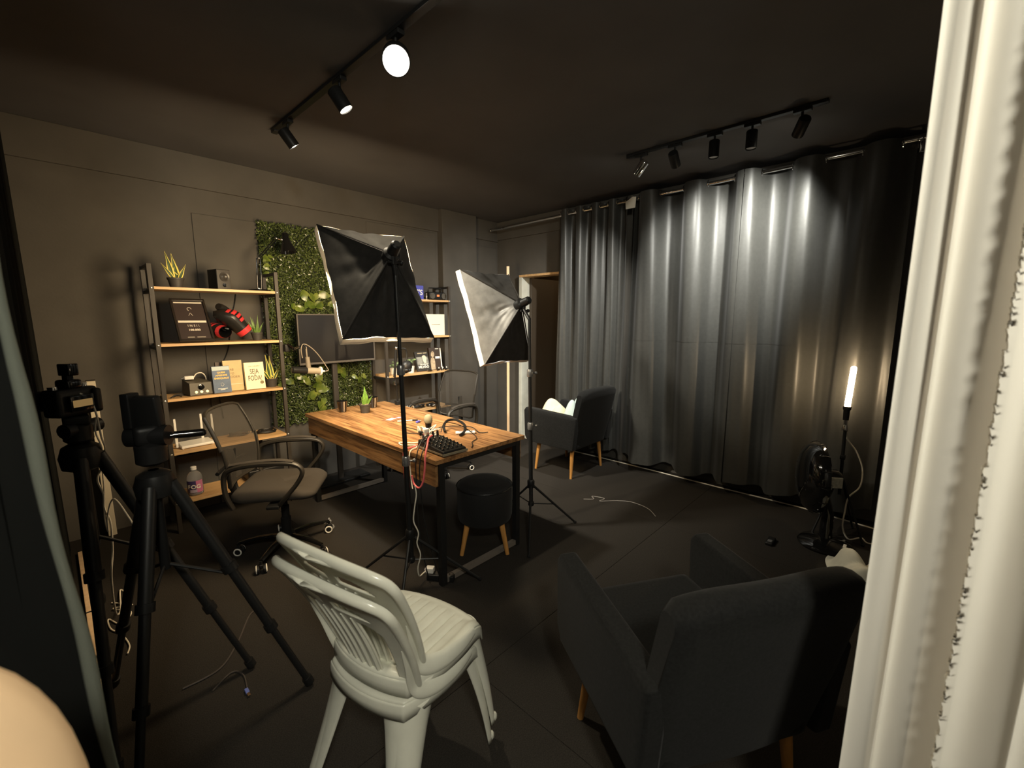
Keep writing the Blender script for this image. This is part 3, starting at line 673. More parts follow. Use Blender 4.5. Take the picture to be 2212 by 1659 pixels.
# ------------------------------------------------------------------ office chairs
def office_chair(label, loc, rz, base_rz):
    t = thing('office_chair', label, 'office chair', loc, rz, 'mesh office chairs'); m = mat('chair frame plastic', (.022, .019, .015), .45)
    mseat = mat('seat cloth', (.036, .030, .024), .9, var=.2, scale=300)
    def sf(u, v):
        a = 2*pi*u; r = rrect(.235, .235, .09, 9); n = len(r); k = int(u*n) % n
        return (r[k][0]*v, r[k][1]*v, 0)
    pts = rrect(.235, .235, .085, 9, -.04); n = len(pts); mb = MB(); vs = []
    for s_, z in ((.02, .478), (.5, .476), (.85, .478), (.95, .473), (1, .458), (1.0, .435), (.95, .42), (.02, .42)):
        vs += [(x*s_, y*s_, z-(.02*max(0, x/.235)**3 if z > .45 else .012*max(0, x/.235)**3)) for x, y in pts]
    fs = [(j*n+i, j*n+(i+1) % n, (j+1)*n+(i+1) % n, (j+1)*n+i) for j in range(7) for i in range(n)]+[tuple(range(n)), tuple(range(8*n-1, 7*n-1, -1))]
    mb.add(vs, fs); build('seat', mb, mseat, t, angle=50)
    mb = MB(); mb.box((0, 0, .408), (.34, .32, .024), b=.01); mb.box((-.02, 0, .38), (.16, .12, .05), b=.012); build('seat_pan', mb, M_plastic, t)
    def bk(u, v):
        U = 2*u-1; w = .205+.03*sin(pi*(v*.75+.1)); z = .50+.46*v
        x = -.262-.035*v-.06*v*v+.035*sin(pi*v)*.6+.045*U*U
        return (x, U*w, z-.02*abs(U)**6*(1 if v > .5 else -1))
    mb = MB(); mb.sheet(bk, 24, 24); bkm = build('mesh_back', mb, M_netting, t, angle=180)
    loop = [bk(0, k/14) for k in range(15)]+[bk(k/14, 1) for k in range(1, 15)]+[bk(1, 1-k/14) for k in range(1, 15)]+[bk(1-k/14, 0) for k in range(1, 14)]
    mb = MB(); mb.tube(loop, .011, 8, closed=True, flat=.8); build('back_frame', mb, m, t)
    mb = MB(); mb.tube(catmull([(-.06, 0, .395), (-.20, 0, .385), (-.285, 0, .43), (-.295, 0, .56), (-.285, 0, .70)]), .016, 8, flat=1.8); mb.tube([(-.285, -.2, .60), (-.30, 0, .61), (-.285, .2, .60)], .011, 8); build('back_support', mb, M_plastic, t)
    for s in (1, -1):
        y = .262*s
        path = catmull([(-.20, y*.93, .40), (-.225, y, .50), (-.215, y, .62), (-.12, y, .662), (.05, y, .668), (.155, y, .655), (.195, y, .61), (.165, y, .54), (.09, y, .45), (.05, y*.92, .40)], 6)
        mb = MB(); mb.tube(path, lambda q: .013+.006*sin(pi*min(1, max(0, (q-.15)/.45))), 10, flat=1.35, up=(0, 1, 0)); a = build('armrest', mb, m, t)
        mb = MB(); mb.tube(catmull([(-.19, y, .668), (-.08, y, .682), (.06, y, .686), (.15, y, .672)], 6), .016, 8, flat=.5); build('arm_pad', mb, mseat, a)
        mb = MB(); mb.box((.02, y*.8, .398), (.07, .13, .02), b=.005); build('arm_bracket', mb, M_plastic, t)
    mb = MB(); mb.lathe([(.030, .09), (.030, .22), (.024, .225), (.024, .30), (.017, .305), (.017, .38)], 16); build('gas_column', mb, M_plastic, t)
    mb = MB(); mb.lathe([(.045, .075), (.05, .09), (.045, .115), (.02, .12)], 16); build('base_hub', mb, M_plastic, t)
    for k in range(5):
        a = base_rz-rz+2*pi*k/5; M = RZ(a)
        mb = MB(); mb.tube(catmull([(.03, 0, .095), (.16, 0, .098), (.285, 0, .078)]), lambda q: .022-.009*q, 8, M, flat=.8); b = build('base_arm', mb, M_gloss, t)
        sw = random.uniform(-.6, .6); MC = M @ T(.288, 0, 0) @ RZ(sw)
        mb = MB(); mb.cyl((0, 0, .05), (0, 0, .078), .008, M=MC); mb.box((0, 0, .048), (.03, .02, .02), MC, b=.005)
        for s in (1, -1): mb.lathe([(.001, -.009), (.020, -.009), (.026, -.006), (.026, .006), (.020, .009), (.001, .009)], 20, MC @ T(-.004, s*.017, .0265) @ RX(pi/2))
        w = build('caster', mb, M_plastic, b)
        for s in (1, -1):
            mb = MB(); mb.tube([(.021*cos(2*pi*i/24), .021*sin(2*pi*i/24), 0) for i in range(24)], .0045, 6, MC @ T(-.004, s*.0255, .0265) @ RX(pi/2), closed=True); build('caster_rim', mb, M_white, b)
    return t
office_chair('mesh office chair in front of the left shelves, turned to the right', (.935, 2.905, 0), radians(-36), radians(5))
office_chair('mesh office chair behind the table in front of the corner shelves', (2.58, 3.38, 0), radians(190), radians(238))

# ------------------------------------------------------------------ camera tripods on the left
def tripod(label, base, feet, zc, ztop):
    t = thing('camera_tripod', label, 'tripod', (base[0], base[1], 0), 0, 'camera tripods'); bx, by = base
    mb = MB(); mb.cyl((bx, by, zc-.32), (bx, by, ztop-.08), .016, n=14); build('centre_column', mb, M_plastic, t, world=True)
    mb = MB(); mb.lathe([(.035, -.05), (.055, -.04), (.06, .0), (.05, .035), (.025, .05)], 18, T(bx, by, zc)); build('crown', mb, M_plastic, t, world=True)
    for fx, fy in feet:
        c = Vector((bx, by, zc)); f = Vector((fx, fy, .012)); d = f-c; s = c+Vector((d.x, d.y, 0)).normalized()*.045
        for a, b, r in ((0, .40, .021), (.36, .70, .0165), (.66, 1, .0125)):
            mb = MB(); mb.cyl(s.lerp(f, a), s.lerp(f, b), r, n=12); g = build('leg_section', mb, M_blackmetal, t, world=True)
            mb = MB(); q = s.lerp(f, b); mb.cyl(s.lerp(f, b-.03), q, r+.006, n=12); build('leg_lock' if b < 1 else 'rubber_foot', mb, M_plastic, g, world=True)
        m_ = s.lerp(f, .42); mb = MB(); mb.cyl((bx, by, zc-.30), m_, .006, n=8); build('spreader', mb, M_blackmetal, t, world=True)
    return t
tripod('black tripod with a pan head and handle in front of the left shelves', (.20, 1.90), [(.585, 1.695), (.02, 1.53), (.03, 2.28)], .93, 1.06)
tA = [o for o in COL.objects if o.name.startswith('camera_tripod')][-1]
mb = MB(); mb.lathe([(.03, -.06), (.045, -.05), (.045, .01), (.03, .02)], 18, T(.20, 1.90, 1.06)); mb.box((.195, 1.905, 1.105), (.075, .07, .07), RZ(0), b=.02); mb.cyl((.15, 1.94, 1.10), (.25, 1.87, 1.10), .035, n=18); build('pan_head', mb, M_plastic, tA, world=True)
mb = MB(); mb.box((0, 0, 0), (.085, .03, .11), T(.205, 1.905, 1.185) @ RZ(radians(-45)) @ RX(.12), b=.008); mb.box((0, 0, 0), (.03, .05, .12), T(.165, 1.93, 1.19) @ RZ(radians(-45)), b=.006); build('tilt_plate', mb, M_plastic, tA, world=True)
mb = MB(); mb.cyl((.235, 1.885, 1.095), (.345, 1.865, 1.092), .007); mb.cyl((.265, 1.88, 1.095), (.345, 1.865, 1.092), .013, .014, 14); mb.ball((.345, 1.865, 1.092), .014); build('pan_handle', mb, M_gloss, tA, world=True)
tripod('black tripod carrying the camera beside the divider curtain', (.035, 2.12), [(.45, 1.97), (.0, 1.80), (.02, 2.52)], 1.02, 1.14)
tB = [o for o in COL.objects if o.name.startswith('camera_tripod')][-1]
mb = MB(); mb.lathe([(.03, -.06), (.04, -.05), (.04, .0), (.03, .01)], 18, T(.035, 2.12, 1.13)); mb.box((.035, 2.12, 1.15), (.07, .07, .035), b=.01); mb.cyl((.0, 2.08, 1.12), (.09, 2.16, 1.12), .025, n=14); build('ball_head', mb, M_plastic, tB, world=True)
cm = thing('photo_camera', 'black photo camera on the left tripod with a white cable plugged in', 'camera', (.03, 2.12, 1.1685))
MC_ = T(.03, 2.12, 1.1685) @ RZ(radians(38))
mb = MB(); mb.box((0, 0, .048), (.135, .065, .095), MC_, b=.014); mb.box((.055, -.02, .045), (.03, .05, .085), MC_, b=.012); build('body', mb, M_plastic, cm, world=True)
mb = MB(); mb.box((0, 0, .108), (.05, .055, .035), MC_, b=.012); build('viewfinder_hump', mb, M_gloss, cm, world=True)
mb = MB(); mb.cyl((0, .03, .045), (0, .12, .045), .036, .034, 24, MC_); mb.cyl((0, .12, .045), (0, .135, .045), .037, .037, 24, MC_); build('lens', mb, M_plastic, cm, world=True)
mb = MB(); mb.box((-.005, -.045, .045), (.075, .012, .055), MC_, b=.003); s_ = build('flip_screen', mb, M_gloss, cm, world=True)
mb = MB(); mb.box((-.005, -.0515, .045), (.062, .001, .024), MC_); build('screen_glow', mb, mat('camera screen', (.1, .07, .03), .2, emit=(.9, .55, .2), es=.22), s_, world=True)
mb = MB(); mb.box((0, 0, .132), (.02, .02, .014), MC_); mb.box((.005, 0, .158), (.035, .045, .042), MC_, b=.006); build('receiver', mb, M_gloss, cm, world=True)
mb = MB(); mb.cyl((.045, 0, .095), (.045, 0, .108), .011, n=14, M=MC_); mb.cyl((-.05, 0, .095), (-.05, 0, .106), .013, n=14, M=MC_); build('dial', mb, M_chrome, cm, world=True)
def cable(name, label, pts, r, m, cat='cable', k=8, group=None):
    P = catmull(pts, k); mb = MB(); mb.tube(P, r, 6); o = build(name, mb, m, None); return tag(o, label, cat, group)
cable('cable', 'white cable hanging from the camera down to the floor', [(.045, 2.10, 1.25), (.074, 2.10, 1.222), (.086, 2.10, 1.17), (.091, 2.10, 1.08), (.097, 2.12, 1.03), (.083, 2.2, .943), (.068, 2.2, .90), (.078, 2.2, .841), (.075, 2.2, .785), (.086, 2.2, .724), (.080, 2.2, .61), (.066, 2.2, .50), (.07, 2.4, .25), (.10, 2.8, .05), (.12, 3.1, .006), (.137, 3.03, .006), (.119, 2.915, .006)], .0035, M_cablew)
cable('cable', 'second thin white cable looping between the two tripods', [(.084, 2.10, 1.15), (.078, 2.10, 1.10), (.088, 2.10, 1.04), (.086, 2.2, .95), (.082, 2.2, .86), (.072, 2.2, .75), (.076, 2.2, .69), (.080, 2.18, .76), (.104, 2.18, .82), (.135, 2.14, .75), (.15, 2.10, .70)], .0028, M_cablew)
cable('cable', 'white cable tangle lying on the floor by the tripods', [(.077, 2.99, .006), (.15, 2.885, .010), (.077, 2.915, .010), (.138, 2.82, .006), (.092, 2.74, .006), (.053, 2.83, .006), (.054, 2.73, .006), (.084, 2.647, .006), (.102, 2.527, .006), (.089, 2.46, .006)], .003, M_cablew)
cable('cable', 'thin black cable curving over the floor between tripod and plastic chair', [(.22, 2.05, .005), (.35, 2.06, .005), (.45, 2.18, .005), (.55, 2.35, .005), (.62, 2.38, .005)], .0035, mat('grey cable', (.06, .05, .045), .5))
cable('cable', 'thin dark cable with a blue plug on the floor near the tripods', [(.30, 1.95, .005), (.38, 2.0, .005), (.41, 1.95, .005), (.40, 1.86, .005)], .003, mat('grey cable', (.06, .05, .045), .5))
t = thing('usb_plug', 'small blue plug lying on the floor near the tripods', 'plug', (.395, 1.83, 0))
mb = MB(); mb.box((.395, 1.845, .007), (.014, .026, .009), b=.002); build('plug_body', mb, mat('blue plug', (.12, .16, .45), .4), t, world=True)
mb = MB(); mb.box((.395, 1.822, .007), (.010, .02, .005)); build('plug_tip', mb, M_chrome, t, world=True)
t = thing('floor_batten', 'thin pale wooden batten lying along the divider curtain', 'batten', (-.012, 2.8, 0))
mb = MB(); mb.box((-.012, 2.82, .010), (.020, 1.96, .018), b=.003); build('batten_body', mb, M_pine, t, world=True, smooth=False)
mb = MB(); mb.box((-.012, 2.05, .010), (.0215, .012, .0195)); mb.box((-.012, 2.95, .010), (.0215, .012, .0195)); build('tape_wrap', mb, M_plastic, t, world=True, smooth=False)
t = thing('white_post', 'short white square post standing against the back wall on the left', 'post', (.16, 4.0, 0))
mb = MB(); mb.box((.16, 4.0, .545), (.045, .045, 1.09), b=.003); build('post_body', mb, mat('white post paint', (.62, .55, .42), .6), t, world=True, smooth=False)
mb = MB(); mb.box((.16, 4.0, 1.092), (.047, .047, .004)); build('post_cap', mb, M_post, t, world=True, smooth=False)
# cream padded chair at the very left
t = thing('cream_chair', 'blurred cream padded chair back at the lower left corner', 'chair', (-.26, .47, 0))
def cb(u, v):
    a = 2*pi*u; b = pi*(v-.5); pw = lambda q, e: math.copysign(abs(q)**e, q)
    return (-.175+.16*pw(cos(b), .75)*pw(cos(a), .75), .55+.05*pw(cos(b), .75)*pw(sin(a), .75), .97+.28*pw(sin(b), .75))
mb = MB(); mb.sheet(cb, 40, 24); build('backrest', mb, M_cream, t, world=True, angle=180)
mb = MB(); mb.box((-.26, .36, .62), (.36, .40, .10), b=.04); build('seat', mb, M_cream, t, world=True)
for x in (-.30, -.12):
    mb = MB(); mb.cyl((x, .50, .60), (x, .55, .76), .012); build('back_post', mb, M_blackmetal, t, world=True)
    for y in (.22, .50):
        mb = MB(); mb.cyl((x, y, .60), (x, y, 0), .014); build('leg', mb, M_blackmetal, t, world=True)

# ------------------------------------------------------------------ fan, tube lamp, cloth on the right
fn = thing('desk_fan', 'glossy black fan standing on the floor by the curtain', 'fan', (3.41, .33, 0))
mb = MB(); mb.lathe([(.15, 0), (.155, .012), (.14, .028), (.07, .045), (.045, .06)], 32, T(3.41, .33, 0) @ Matrix.Diagonal((1.05, 1, 1, 1))); build('base', mb, M_gloss, fn, world=True)
mb = MB(); mb.box((3.37, .22, .045), (.05, .018, .012), b=.003); build('switch', mb, M_white, fn, world=True)
mb = MB(); mb.tube([(3.41, .33, .04), (3.41, .33, .22), (3.405, .36, .36)], lambda q: .040-.012*q, 16); build('neck', mb, M_gloss, fn, world=True)
FA = frame((3.39, .42, .46), (-.45, 1, .02))
mb = MB(); mb.lathe([(.001, -.15), (.045, -.145), (.062, -.12), (.066, -.03), (.05, .0)], 24, FA); build('motor_housing', mb, M_gloss, fn, world=True)
mb = MB(); mb.box((0, 0, 0), (.075, .004, .07), T(3.362, .300, .455) @ RZ(radians(-55)), b=.002); build('rating_label', mb, mat('label paper', (.6, .58, .5), .6, var=.2, scale=70), fn, world=True)
mb = MB(); R_ = .232
mb.lathe([(.001, .085), (.07, .085), (.15, .075), (.205, .052), (R_, .02), (R_+.004, 0), (R_, -.02), (.15, -.05), (.06, -.07)], 40, FA); build('cage_shell', mb, M_gloss, fn, world=True)
for k in range(14):
    a = 2*pi*k/14; mb = MB(); mb.tube([FA @ Vector((r*cos(a), r*sin(a), z)) for r, z in ((.06, -.072), (.15, -.052), (R_, -.022), (R_+.006, 0), (R_, .022), (.13, .078))], .0025, 5); build('cage_wire', mb, M_plastic, fn, world=True)
for k in range(3):
    a = 2*pi*k/3; mb = MB(); mb.sheet(lambda u, v: FA @ Vector(((.035+.13*u)*cos(a+.55*v), (.035+.13*u)*sin(a+.55*v), .03-.04*v)), 8, 8); build('blade', mb, M_plastic, fn, world=True, solid=.003)
tl = thing('tube_lamp', 'lit LED tube lamp upright on a small black tripod by the curtain', 'lamp', (3.62, .30, 0))
TA, TB = Vector((3.615, .312, .915)), Vector((3.60, .300, 1.175))
mb = MB(); mb.cyl(TA, TB, .0165, n=20); mb.ball(TB, .0165); build('light_tube', mb, mat('tube glow', (1, .9, .75), emit=(1, .74, .44), es=TUBE), tl, world=True)
mb = MB(); mb.cyl(TA, TA-Vector((0, 0, .09)), .019, .017, 18); mb.lathe([(.022, -.012), (.024, 0), (.022, .012)], 18, T(TA.x, TA.y, TA.z-.008)); build('tube_handle', mb, M_plastic, tl, world=True)
mb = MB(); mb.cyl((3.617, .312, .83), (3.62, .31, .78), .012); mb.lathe([(.018, -.02), (.02, -.01), (.014, .02)], 14, T(3.62, .31, .77)); build('socket_joint', mb, M_chrome, tl, world=True)
mb = MB(); mb.cyl((3.62, .31, .78), (3.62, .30, .30), .010, n=12); build('pole', mb, M_blackmetal, tl, world=True)
mb = MB(); mb.cyl((3.58, .31, .565), (3.655, .30, .560), .006); mb.box((3.62, .305, .565), (.03, .03, .03), b=.005); build('clamp', mb, M_plastic, tl, world=True)
for fx, fy in ((3.50, .42), (3.56, .14), (3.82, .22)):
    mb = MB(); mb.cyl((3.62, .305, .46), (fx, fy, .008), .007, n=8); g = build('tripod_leg', mb, M_blackmetal, tl, world=True)
    mb = MB(); mb.ball((fx, fy, .010), .011, 8); build('rubber_foot', mb, M_plastic, g, world=True)
cable('lamp_cable', 'white cable bulging out from the tube lamp down to the floor', [(3.64, .30, .76), (3.655, .295, .69), (3.69, .24, .60), (3.72, .20, .48), (3.70, .20, .36), (3.66, .25, .28), (3.64, .26, .18), (3.62, .26, .07), (3.60, .22, .006), (3.68, .16, .006), (3.62, .12, .006), (3.66, .05, .006)], .005, M_cablew)
cable('wall_cable', 'long white cable lying on the floor along the foot of the curtains', [(3.955, 2.75, .006), (3.965, 2.4, .006), (3.97, 1.8, .006), (3.962, 1.2, .006), (3.97, .6, .006), (3.94, .3, .006), (3.90, .05, .006)], .0055, M_cablew)
cable('cable', 'thin pale cable lying on the floor in front of the rear armchair', [(2.92, 1.92, .005), (2.98, 1.86, .005), (3.02, 1.90, .005), (3.05, 1.80, .005), (2.98, 1.80, .005), (3.08, 1.70, .005), (3.14, 1.60, .005), (3.12, 1.45, .005), (3.03, 1.34, .005)], .0025, mat('pale grey cable', (.3, .28, .26), .5))
t = thing('small_remote', 'small black object lying on the carpet in front of the fan', 'remote', (3.19, .60, 0))
mb = MB(); mb.box((3.19, .60, .012), (.11, .045, .022), T(0, 0, 0), b=.008); build('case', mb, M_plastic, t, world=True)
mb = MB(); mb.box((3.17, .60, .0235), (.035, .025, .002)); build('button_pad', mb, mat('grey pad', (.12, .12, .12), .5), t, world=True)
M_clw = mat('white garment', (.62, .62, .54), .85, var=.06, scale=12)
tag(cloth_heap('white_garment', '', (3.03, .10, .0), (.42, .36), .2, M_clw, 5, [(.05, .08, .16, .09), (-.06, 0, .13, .12), (.08, -.08, .12, .10)]), 'white garment heaped on the floor beside the white curtain', 'clothes')
t = thing('storage_pouf', 'low dark box under the white garment heap', 'box', (3.03, .02, 0)) if False else None

# ------------------------------------------------------------------ batten by the doorway
t = thing('pine_batten', 'tall pale pine batten standing by the doorway behind the softbox', 'batten', (3.625, 3.465, 0))
mb = MB(); A_, B_ = Vector((3.625, 3.465, 0)), Vector((3.655, 3.495, 2.085)); d = (B_-A_); mb.box((0, 0, d.length/2), (.030, .018, d.length), frame(A_, d, (.68, -.73, 0)), b=.001); build('batten_body', mb, M_pine, t, world=True, smooth=False)

# ------------------------------------------------------------------ television on a floor stand
TVY = 3.78
tv = thing('television', 'black flat television on a pole stand in front of the hedge panel', 'television', (1.77, TVY, 0), radians(1.9))
mb = MB(); mb.box((0, .022, 1.325), (.705, .032, .425), b=.006); build('housing', mb, M_plastic, tv)
M_screen = mat('screen', (.010, .009, .009), .28, spec=.4)
mb = MB(); mb.box((0, .004, 1.328), (.682, .004, .396)); build('screen', mb, M_screen, tv, smooth=False)
M_bezel = mat('bezel', (.10, .09, .08), .35)
for c, d in (((0, .003, 1.533), (.705, .012, .010)), ((0, .003, 1.118), (.705, .012, .018)), ((-.348, .003, 1.326), (.010, .012, .42)), ((.348, .003, 1.326), (.010, .012, .42))):
    mb = MB(); mb.box(c, d, b=.002); build('bezel', mb, M_bezel, tv, smooth=False)
mb = MB(); mb.box((-.03, .055, .60), (.045, .03, 1.16), b=.004); build('pole', mb, M_post, tv)
mb = MB(); mb.box((-.03, .055, 1.25), (.25, .03, .20), b=.004); build('mount_plate', mb, M_plastic, tv)
mb = MB(); mb.box((-.03, .06, .012), (.50, .20, .024), b=.006); build('foot', mb, M_plastic, tv)

# ------------------------------------------------------------------ microphones on boom arms
bm_ = thing('boom_microphone', 'black microphone hanging from a boom arm before the television', 'microphone', (1.262, 3.655, 1.27))
mb = MB(); mb.box((1.278, 3.64, 1.27), (.04, .05, .06), b=.006); build('clamp', mb, M_plastic, bm_, world=True)
mb = MB(); mb.cyl((1.278, 3.615, 1.30), (1.30, 3.55, 1.272), .007); mb.cyl((1.285, 3.615, 1.282), (1.30, 3.55, 1.255), .005); mb.ball((1.30, 3.54, 1.265), .018); build('lower_arm', mb, M_gloss, bm_, world=True)
mb = MB(); mb.cyl((1.30, 3.54, 1.265), (1.315, 3.46, 1.285), .012); mb.tube(catmull([(1.315, 3.46, 1.285), (1.335, 3.45, 1.30), (1.352, 3.45, 1.27)]), .006, 8); build('upper_arm', mb, M_gloss, bm_, world=True)
mb = MB(); mb.cyl((1.352, 3.45, 1.285), (1.355, 3.45, 1.20), .006); mb.cyl((1.357, 3.45, 1.205), (1.362, 3.45, 1.12), .016, .018, 14); build('yoke', mb, mat('mic yoke', (.20, .17, .13), .35), bm_, world=True)
FM = frame((1.24, 3.45, 1.115), (.98, 0, -.13))
mb = MB(); mb.lathe([(.018, -.005), (.026, .002), (.027, .10), (.024, .112)], 20, FM); build('grille', mb, M_plastic, bm_, world=True)
mb = MB(); mb.lathe([(.025, .108), (.026, .115), (.025, .215), (.022, .225)], 20, FM); build('body', mb, mat('mic body', (.30, .26, .19), .3), bm_, world=True)
mb = MB(); mb.lathe([(.034, .205), (.036, .21), (.034, .217)], 20, FM); mb.cyl((0, 0, .22), (0, 0, .245), .011, .007, M=FM); build('end_cap', mb, M_white, bm_, world=True)
q = FM @ Vector((0, 0, .245))
mb = MB(); mb.tube(catmull([q, q+Vector((.03, 0, .005)), (1.50, 3.45, 1.12), (1.44, 3.45, 1.22), (1.38, 3.45, 1.285), (1.335, 3.45, 1.305), (1.315, 3.45, 1.27), (1.32, 3.45, 1.20)]), .0035, 6); build('microphone_cable', mb, mat('mic cable', (.25, .21, .16), .4), bm_, world=True)
b2 = thing('boom_microphone', 'black microphone on a boom arm clamped to the far right table edge', 'microphone', (2.03, 3.30, .75))
mb = MB(); mb.box((2.045, 3.30, .735), (.04, .05, .10), b=.006); build('clamp', mb, M_plastic, b2, world=True)
mb = MB(); mb.cyl((2.045, 3.30, .78), (2.01, 3.28, 1.05), .007); mb.cyl((2.01, 3.28, 1.0), (2.025, 3.26, 1.25), .011); build('lower_arm', mb, M_plastic, b2, world=True)
mb = MB(); mb.ball((2.025, 3.26, 1.25), .016); mb.cyl((2.01, 3.28, .93), (2.01, 3.28, .96), .012); build('joint', mb, M_chrome, b2, world=True)
mb = MB(); mb.tube(catmull([(2.025, 3.26, 1.25), (2.06, 3.25, 1.245), (2.10, 3.24, 1.24), (2.115, 3.24, 1.20), (2.11, 3.24, 1.14)]), .007, 8); build('upper_arm', mb, M_plastic, b2, world=True)
mb = MB(); mb.lathe([(.012, .06), (.03, .05), (.048, .02), (.05, -.02), (.03, -.05), (.012, -.06)], 20, frame((2.10, 3.235, 1.085), (.5, -.2, .75))); build('microphone_head', mb, M_plastic, b2, world=True)

# ------------------------------------------------------------------ plants
def pot(t, x, y, z, r, h, mm=None):
    mb = MB(); mb.lathe([(r*.72, 0), (r*.95, h*.80), (r*1.02, h*.82), (r*1.05, h), (r*.93, h), (r*.90, h*.85), (.001, h*.84)], 22, T(x, y, z)); build('pot', mb, mm or M_pot, t, world=True)
    mb = MB(); mb.lathe([(r*.9, 0), (r*.5, .006), (.001, .008)], 18, T(x, y, z+h*.86)); build('soil', mb, M_soil, t, world=True)
def blade(t, base, tip, w, m, m2=None, bend=.0, face=(0, -1, 0)):
    b, p = Vector(base), Vector(tip); d = (p-b); side = d.cross(Vector(face)).normalized(); nrm = side.cross(d).normalized()
    N = 10
    def f(u, v, k=1.0, off=0):
        ww = 1.35*w*k*(.55+.45*sin(pi*min(1, v*1.25+.1)))*(1-v**3); U = 2*u-1
        return b+d*v+side*(U*ww)+nrm*(bend*sin(pi*v)+.25*ww*U*U+off)
    mb = MB(); mb.sheet(lambda u, v: f(u, v), 4, N); g = build('leaf', mb, m2 or m, t, world=True, angle=180, solid=.0015)
    if m2:
        for off in (.0012, -.0012):
            mb = MB(); mb.sheet(lambda u, v: f(u, v*.93, .55, off), 4, N); build('leaf_centre', mb, m, g, world=True, angle=180)
def snake_plant(label, x, y, z, r, h, leaves, m, m2, group='potted plants on the shelves'):
    t = thing('potted_snake_plant', label, 'potted plant', (x, y, z), 0, group); pot(t, x, y, z, r, h)
    for bx, by, tx, ty, tz_, w, bd in leaves: blade(t, (x+bx, y+by, z+h*.85), (x+tx, y+ty, z+tz_), w, m, m2, bd)
    return t
g3 = [(-.015, 0, -.045, .0, .245, .014, .01), (.012, .0, -.010, .005, .235, .015, -.008), (-.012, -.01, -.075, -.01, .165, .009, .01), (.018, -.008, .065, -.01, .165, .010, -.01), (.02, .005, -.035, .01, .145, .011, .0), (0, .01, .01, .02, .19, .011, .006)]
snake_plant('yellow-edged snake plant in a dark pot on the top left shelf', .645, 3.79, ZL[0]+.001, .048, .068, g3, M_leaf_g, M_leaf_y)
g4 = [(-.01, 0, -.03, .0, .26, .013, .008), (.012, 0, .0, .005, .25, .013, -.008), (-.015, -.01, -.075, -.01, .165, .009, .008), (.018, -.006, .07, -.01, .16, .009, -.008), (.015, .005, -.04, .0, .14, .010, .0)]
snake_plant('yellow-edged snake plant beside the white book on the third shelf', 1.19, 3.775, ZL[2]+.001, .047, .068, g4, M_leaf_g, M_leaf_y)
g5 = [(-.01, 0, -.04, 0, .19, .007, .01), (.01, 0, .02, .01, .20, .007, -.01), (-.012, 0, -.06, -.01, .15, .006, .01), (.012, 0, .055, 0, .14, .006, -.01), (0, -.01, .0, -.03, .15, .008, 0), (0, .01, -.015, .03, .17, .007, 0), (.006, -.006, .03, -.04, .11, .006, 0), (-.006, -.006, -.035, -.04, .11, .006, 0)]
snake_plant('green spiky aloe in a dark pot on the second shelf', 1.115, 3.775, ZL[1]+.001, .040, .060, g5, mat('aloe leaf', (.10, .17, .035), .5, var=.3, scale=50), None)
g6 = [(0, 0, .0, 0, .215, .019, .006), (-.01, -.005, -.045, -.03, .135, .009, .0), (.012, 0, .06, -.02, .13, .009, -.004), (-.015, -.01, -.01, -.02, .15, .013, .004), (.01, .01, .02, .02, .16, .013, -.004)]
pt = snake_plant('bright green snake plant in a dark pot on the table', 1.685, 3.205, .751, .046, .072, g6, M_leaf_l, None, 'potted plants')
def herb(label, x, y, z, s):
    t = thing('potted_herb', label, 'potted plant', (x, y, z), 0, 'small herbs on the corner shelves')
    mb = MB(); mb.lathe([(.030*s, 0), (.036*s, .065*s), (.033*s, .065*s), (.001, .060*s)], 18, T(x, y, z)); build('pot', mb, M_white, t, world=True)
    r_ = random.Random(int(x*100))
    for k in range(16):
        a = r_.uniform(0, 6.28); rr = r_.uniform(.01, .05)*s; zz = z+r_.uniform(.075, .13)*s
        b = Vector((x, y, z+.06*s)); e = Vector((x+rr*cos(a), y+rr*sin(a), zz))
        mb = MB(); mb.tube([b, b.lerp(e, .6)+Vector((0, 0, .01)), e], .001, 4)
        M = frame(e, (r_.uniform(-1, 1), -1, r_.uniform(.2, 1.2))); s2 = .012*s
        mb.add([(-s2*1.4, 0, 0), (0, -s2*.7, .002), (s2*1.4, 0, 0), (0, s2*.7, .002)], [(0, 1, 2, 3)], M); build('sprig', mb, mat('herb leaf', (.16, .24, .10), .6), t, world=True, smooth=False)
herb('small green herb in a white pot by the left post of the corner shelves', 2.31, 3.78, ZRS[2]+.001, 1.0)
herb('small green herb in a white pot left of the photo books', 2.51, 3.78, ZRS[2]+.001, 1.05)

# ------------------------------------------------------------------ things on the left shelves
sp = thing('small_speaker', 'small black bookshelf speaker on the top left shelf', 'speaker', (.905, 3.80, ZL[0]), radians(14))
z = ZL[0]+.001
mb = MB(); mb.box((0, 0, .072+.001), (.095, .12, .143), b=.005); build('cabinet', mb, M_plastic, sp)
mb = MB(); mb.box((0, -.061, .073), (.09, .004, .138), b=.002); build('front_baffle', mb, mat('speaker baffle', (.05, .045, .04), .5), sp)
mb = MB(); mb.lathe([(.001, .004), (.012, .008), (.022, .002), (.030, .006), (.034, .006), (.034, 0)], 22, T(.005, -.063, .092) @ RX(pi/2)); build('woofer', mb, mat('woofer cone', (.04, .036, .032), .35), sp)
mb = MB(); mb.lathe([(.001, .004), (.008, .003), (.013, .004), (.013, 0)], 16, T(.0, -.063, .033) @ RX(pi/2)); build('tweeter', mb, M_gloss, sp)
dl = thing('desk_lamp', 'black jointed desk lamp on the right end of the top shelf', 'desk lamp', (1.17, 3.80, ZL[0]+.001))
mb = MB(); mb.lathe([(.08, 0), (.082, .006), (.075, .014), (.02, .018)], 28); build('base', mb, M_gloss, dl)
mb = MB(); mb.lathe([(.012, .0185), (.012, .022)], 14); mb.cyl((-.022, -.05, .019), (-.022, -.05, .024), .008); build('base_button', mb, M_bolt, dl)
mb = MB()
